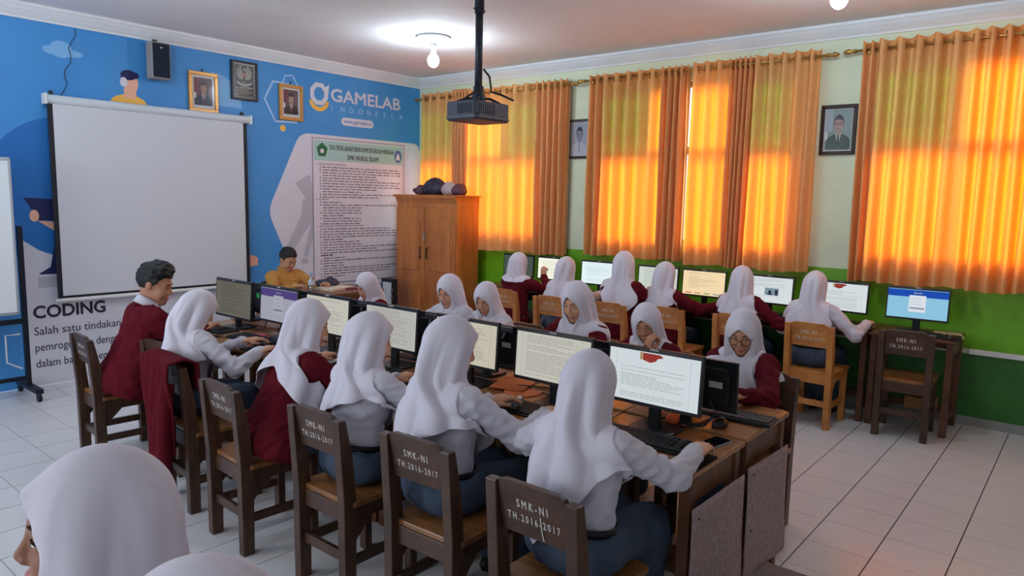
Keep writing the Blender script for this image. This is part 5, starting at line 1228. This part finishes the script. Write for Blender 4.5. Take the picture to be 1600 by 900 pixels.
    if gender == 'girl':
        def obs(p): return np.minimum(cloth(p), 99)
        vv, vf = build_hijab(seed, Hd, T, s, obs, *veil)
        mb = MB(); mb.add(vv, vf); o = mb.build('headscarf', M_HIJAB, root, smooth=True); sm = o.modifiers.new('s', 'SOLIDIFY'); sm.thickness = .0045; sm.offset = -1
        ss = o.modifiers.new('u', 'SUBSURF'); ss.levels = 0; ss.render_levels = 1
    else:
        o = link('hair', HAIR['boy' if gender == 'boy' else 'man'], root); o.matrix_local = Mh4
        # collar
        n = 28; mb = MB(); vs = []
        for i in range(n + 1):
            a = math.radians(28 + (360 - 56) * i / n); rr_ = .066
            for zz, dr in ((.445, 0), (.475, -.006), (.472, .004), (.425, .022)): vs.append(T(np.array([(rr_ + dr) * math.cos(a) - .004, (rr_ + dr) * .95 * math.sin(a), zz + .0 * math.cos(a) - .018 * math.cos(a)])))
        fs = [(i * 4 + k, i * 4 + k + 1, (i + 1) * 4 + k + 1, (i + 1) * 4 + k) for i in range(n) for k in range(3)]
        mb.add(vs, fs); o = mb.build('collar', M_SHIRT if gender == 'boy' else M_TAN, root, smooth=True); sm = o.modifiers.new('s', 'SOLIDIFY'); sm.thickness = .004
    if glasses: o = link('glasses', GLM, root); o.matrix_local = Mh4
    return root
jacket()
S = .433
# ---- row on the screen side (facing the monitors, +x)
person('boy in maroon blazer with short black hair, seated nearest the projection screen', (-4.40, -2.36, 1.222), (-4.58, -2.17), -6, outfit='blazer', head=(-38, 16, 0), hl=(-4.16, -2.12, .80), hr=(-4.18, -2.46, .80), gender='boy', skin=1, seed=3, group='students on the screen side')
person('girl in white shirt and veil leaning forward, beside the hung maroon jacket', (-4.42, -2.996, 1.113), (-4.55, -3.12), 4, head=(-22, 30, 0), hl=(-4.17, -2.95, .785), hr=(-4.22, -3.20, .77), veil=(.16, .02, .20), seed=5, group='students on the screen side')
person('girl in maroon blazer with long white veil tails, in the front row', (-4.38, -3.95, 1.165), (-4.57, -3.80), -4, outfit='blazer', head=(-32, 14, 0), hl=(-4.12, -3.60, .78), hr=(-4.10, -4.02, .78), veil=(-.04, .12, .15, 0.0), seed=8, group='students on the screen side')
person('girl in white shirt with dark belt, third from right in the front row', (-4.42, -4.46, 1.166), (-4.52, -4.47), -4, head=(-28, 12, 0), hl=(-4.12, -4.26, .78), hr=(-4.10, -4.66, .78), veil=(.10, -.02, .16, -.7), seed=12, group='students on the screen side')
person('girl in white shirt and broad veil, second from right in the front row', (-4.42, -4.966, 1.208), (-4.48, -5.0), -6, head=(-26, 14, 0), hl=(-4.10, -4.86, .78), hr=(-4.09, -5.16, .775), veil=(.14, .0, .24, -.6), seed=17, group='students on the screen side')
person('girl in white shirt using the mouse, nearest in the front row', (-4.42, -5.61, 1.172), (-4.50, -5.62), -2, head=(-6, 12, 0), hl=(-4.14, -5.22, .785), hr=(-4.07, -5.83, .775), veil=(.30, -.03, .16, -.35), seed=21, group='students on the screen side')
# ---- row on the window side (facing -x)
person('girl with white veil and maroon blazer beside the rules poster', (-2.93, -2.51, 1.077), (-2.80, -2.45), 180, outfit='blazer', head=(-4, 24, 0), hl=(-3.22, -2.60, .79), hr=(-3.22, -2.30, .79), veil=(.1, -.02, .18), seed=31, group='students on the window side')
person('girl in white veil and white shirt in front of the wardrobe', (-2.90, -3.387, 1.133), (-2.74, -3.38), 180, head=(8, 22, 0), hl=(-3.24, -3.52, .79), hr=(-3.24, -3.24, .79), veil=(.14, .04, .22), seed=33, group='students on the window side')
person('girl in white veil looking down, just right of the wardrobe', (-2.88, -3.717, 1.104), (-2.70, -3.80), 176, head=(14, 26, 0), hl=(-3.22, -3.96, .79), hr=(-3.22, -3.64, .79), veil=(.14, .03, .2), seed=36, group='students on the window side')
person('stern girl in white veil and maroon blazer at the middle of the window side', (-2.92, -4.482, 1.184), (-2.77, -4.48), 178, outfit='blazer', head=(6, 19, 0), hl=(-3.24, -4.62, .79), hr=(-3.24, -4.30, .79), veil=(.1, -.04, .06), seed=38, skin=0, group='students on the window side')
person('girl in white veil resting her cheek on her fist', (-2.94, -4.963, 1.104), (-2.78, -4.99), 182, outfit='blazer', head=(14, 22, 8), hl=(-3.045, -5.052, .880), hr=(-3.24, -4.86, .79), fistL=((-.15, .35, 1), (.8, -.5, .2)), veil=(.1, -.04, .04), seed=41, skin=1, group='students on the window side')
person('girl with glasses, white veil and maroon blazer at the desk end', (-2.96, -5.535, 1.137), (-2.82, -5.57), 178, outfit='blazer', head=(14, 24, 0), hl=(-3.27, -5.66, .79), hr=(-3.27, -5.44, .79), veil=(.16, .0, .08), seed=44, skin=1, glasses=True, group='students on the window side')
# ---- row along the green wall (facing +x)
person('farthest girl at the green wall, maroon blazer and short white veil', (-.87, -2.40, 1.143), (-.96, -2.42), 0, outfit='blazer', head=(-14, 6, 0), hl=(-.52, -2.30, .79), hr=(-.66, -2.55, .90), fistR=((.05, .1, 1), (-.9, 0, .2)), veil=(-.07, -.09, -.05), seed=51, group='students along the green wall')
person('girl in white shirt bending sideways, second along the green wall', (-.86, -2.987, 1.137), (-.99, -3.04), -4, head=(-12, 12, 0), hl=(-.53, -2.86, .78), hr=(-.52, -3.16, .78), veil=(.12, .02, .14), seed=53, group='students along the green wall')
person('tall girl with maroon blazer and long white veil, third along the green wall', (-.86, -3.606, 1.230), (-.96, -3.63), 0, outfit='blazer', head=(4, 8, 0), hl=(-.53, -3.46, .78), hr=(-.53, -3.78, .78), veil=(.20, -.08, .05), seed=56, group='students along the green wall')
person('girl in maroon blazer, fourth along the green wall, facing the orange monitor', (-.76, -3.974, 1.154), (-.82, -4.05), -8, outfit='blazer', head=(-14, 10, 0), hl=(-.52, -4.00, .78), hr=(-.50, -4.34, .785), veil=(.10, -.05, .05), seed=58, group='students along the green wall')
person('girl in maroon blazer with hand on the mouse, fifth along the green wall', (-.70, -4.633, 1.166), (-.76, -4.68), -4, outfit='blazer', head=(-2, 8, 0), hl=(-.50, -4.56, .78), hr=(-.52, -5.02, .775), veil=(.12, -.05, .05), seed=61, group='students along the green wall')
person('girl in white shirt and grey skirt on the golden chair at the green wall', (-.68, -5.209, 1.168), (-.72, -5.25), -4, head=(-6, 8, 0), hl=(-.48, -5.10, .78), hr=(-.51, -5.55, .775), veil=(.12, .0, .14), seed=64, group='students along the green wall')
# ---- man in uniform
person('man with short dark hair in tan uniform seated at the teacher table', (-2.40, -.74, 1.137), (-2.42, -.60), -88, outfit='uniform', head=(6, 26, 0), hl=(-2.20, -.98, .80), hr=(-2.52, -.98, .80), gender='man', skin=1, seed=71, group='teacher', bulk=1.05)
# ---- foreground
r1 = person('girl in white veil shown in left profile, largest figure at the bottom left', (-5.985, -5.664, 1.252), (-5.90, -5.66), 176, outfit='blazer', head=(-17, -2, 0), veil=(.2, .05, .2), seed=83, skin=2, group='foreground students')
r2 = person('girl whose bowed white veiled head peeks in at the bottom edge', (-6.03, -5.915, 1.132), (-5.80, -6.06), 150, outfit='blazer', head=(-14, 42, 0), veil=(.2, .05, .2), seed=87, group='foreground students')
for r_, lb, yw in ((r1, 'dark wooden chair under the girl in left profile, below the frame', 176), (r2, 'dark wooden chair under the bowed girl, below the frame', 150)):
    a_ = math.radians(yw); chair('D', r_.location.x - .17 * math.cos(a_), r_.location.y - .17 * math.sin(a_), a_, lb, 'chairs of the foreground girls')
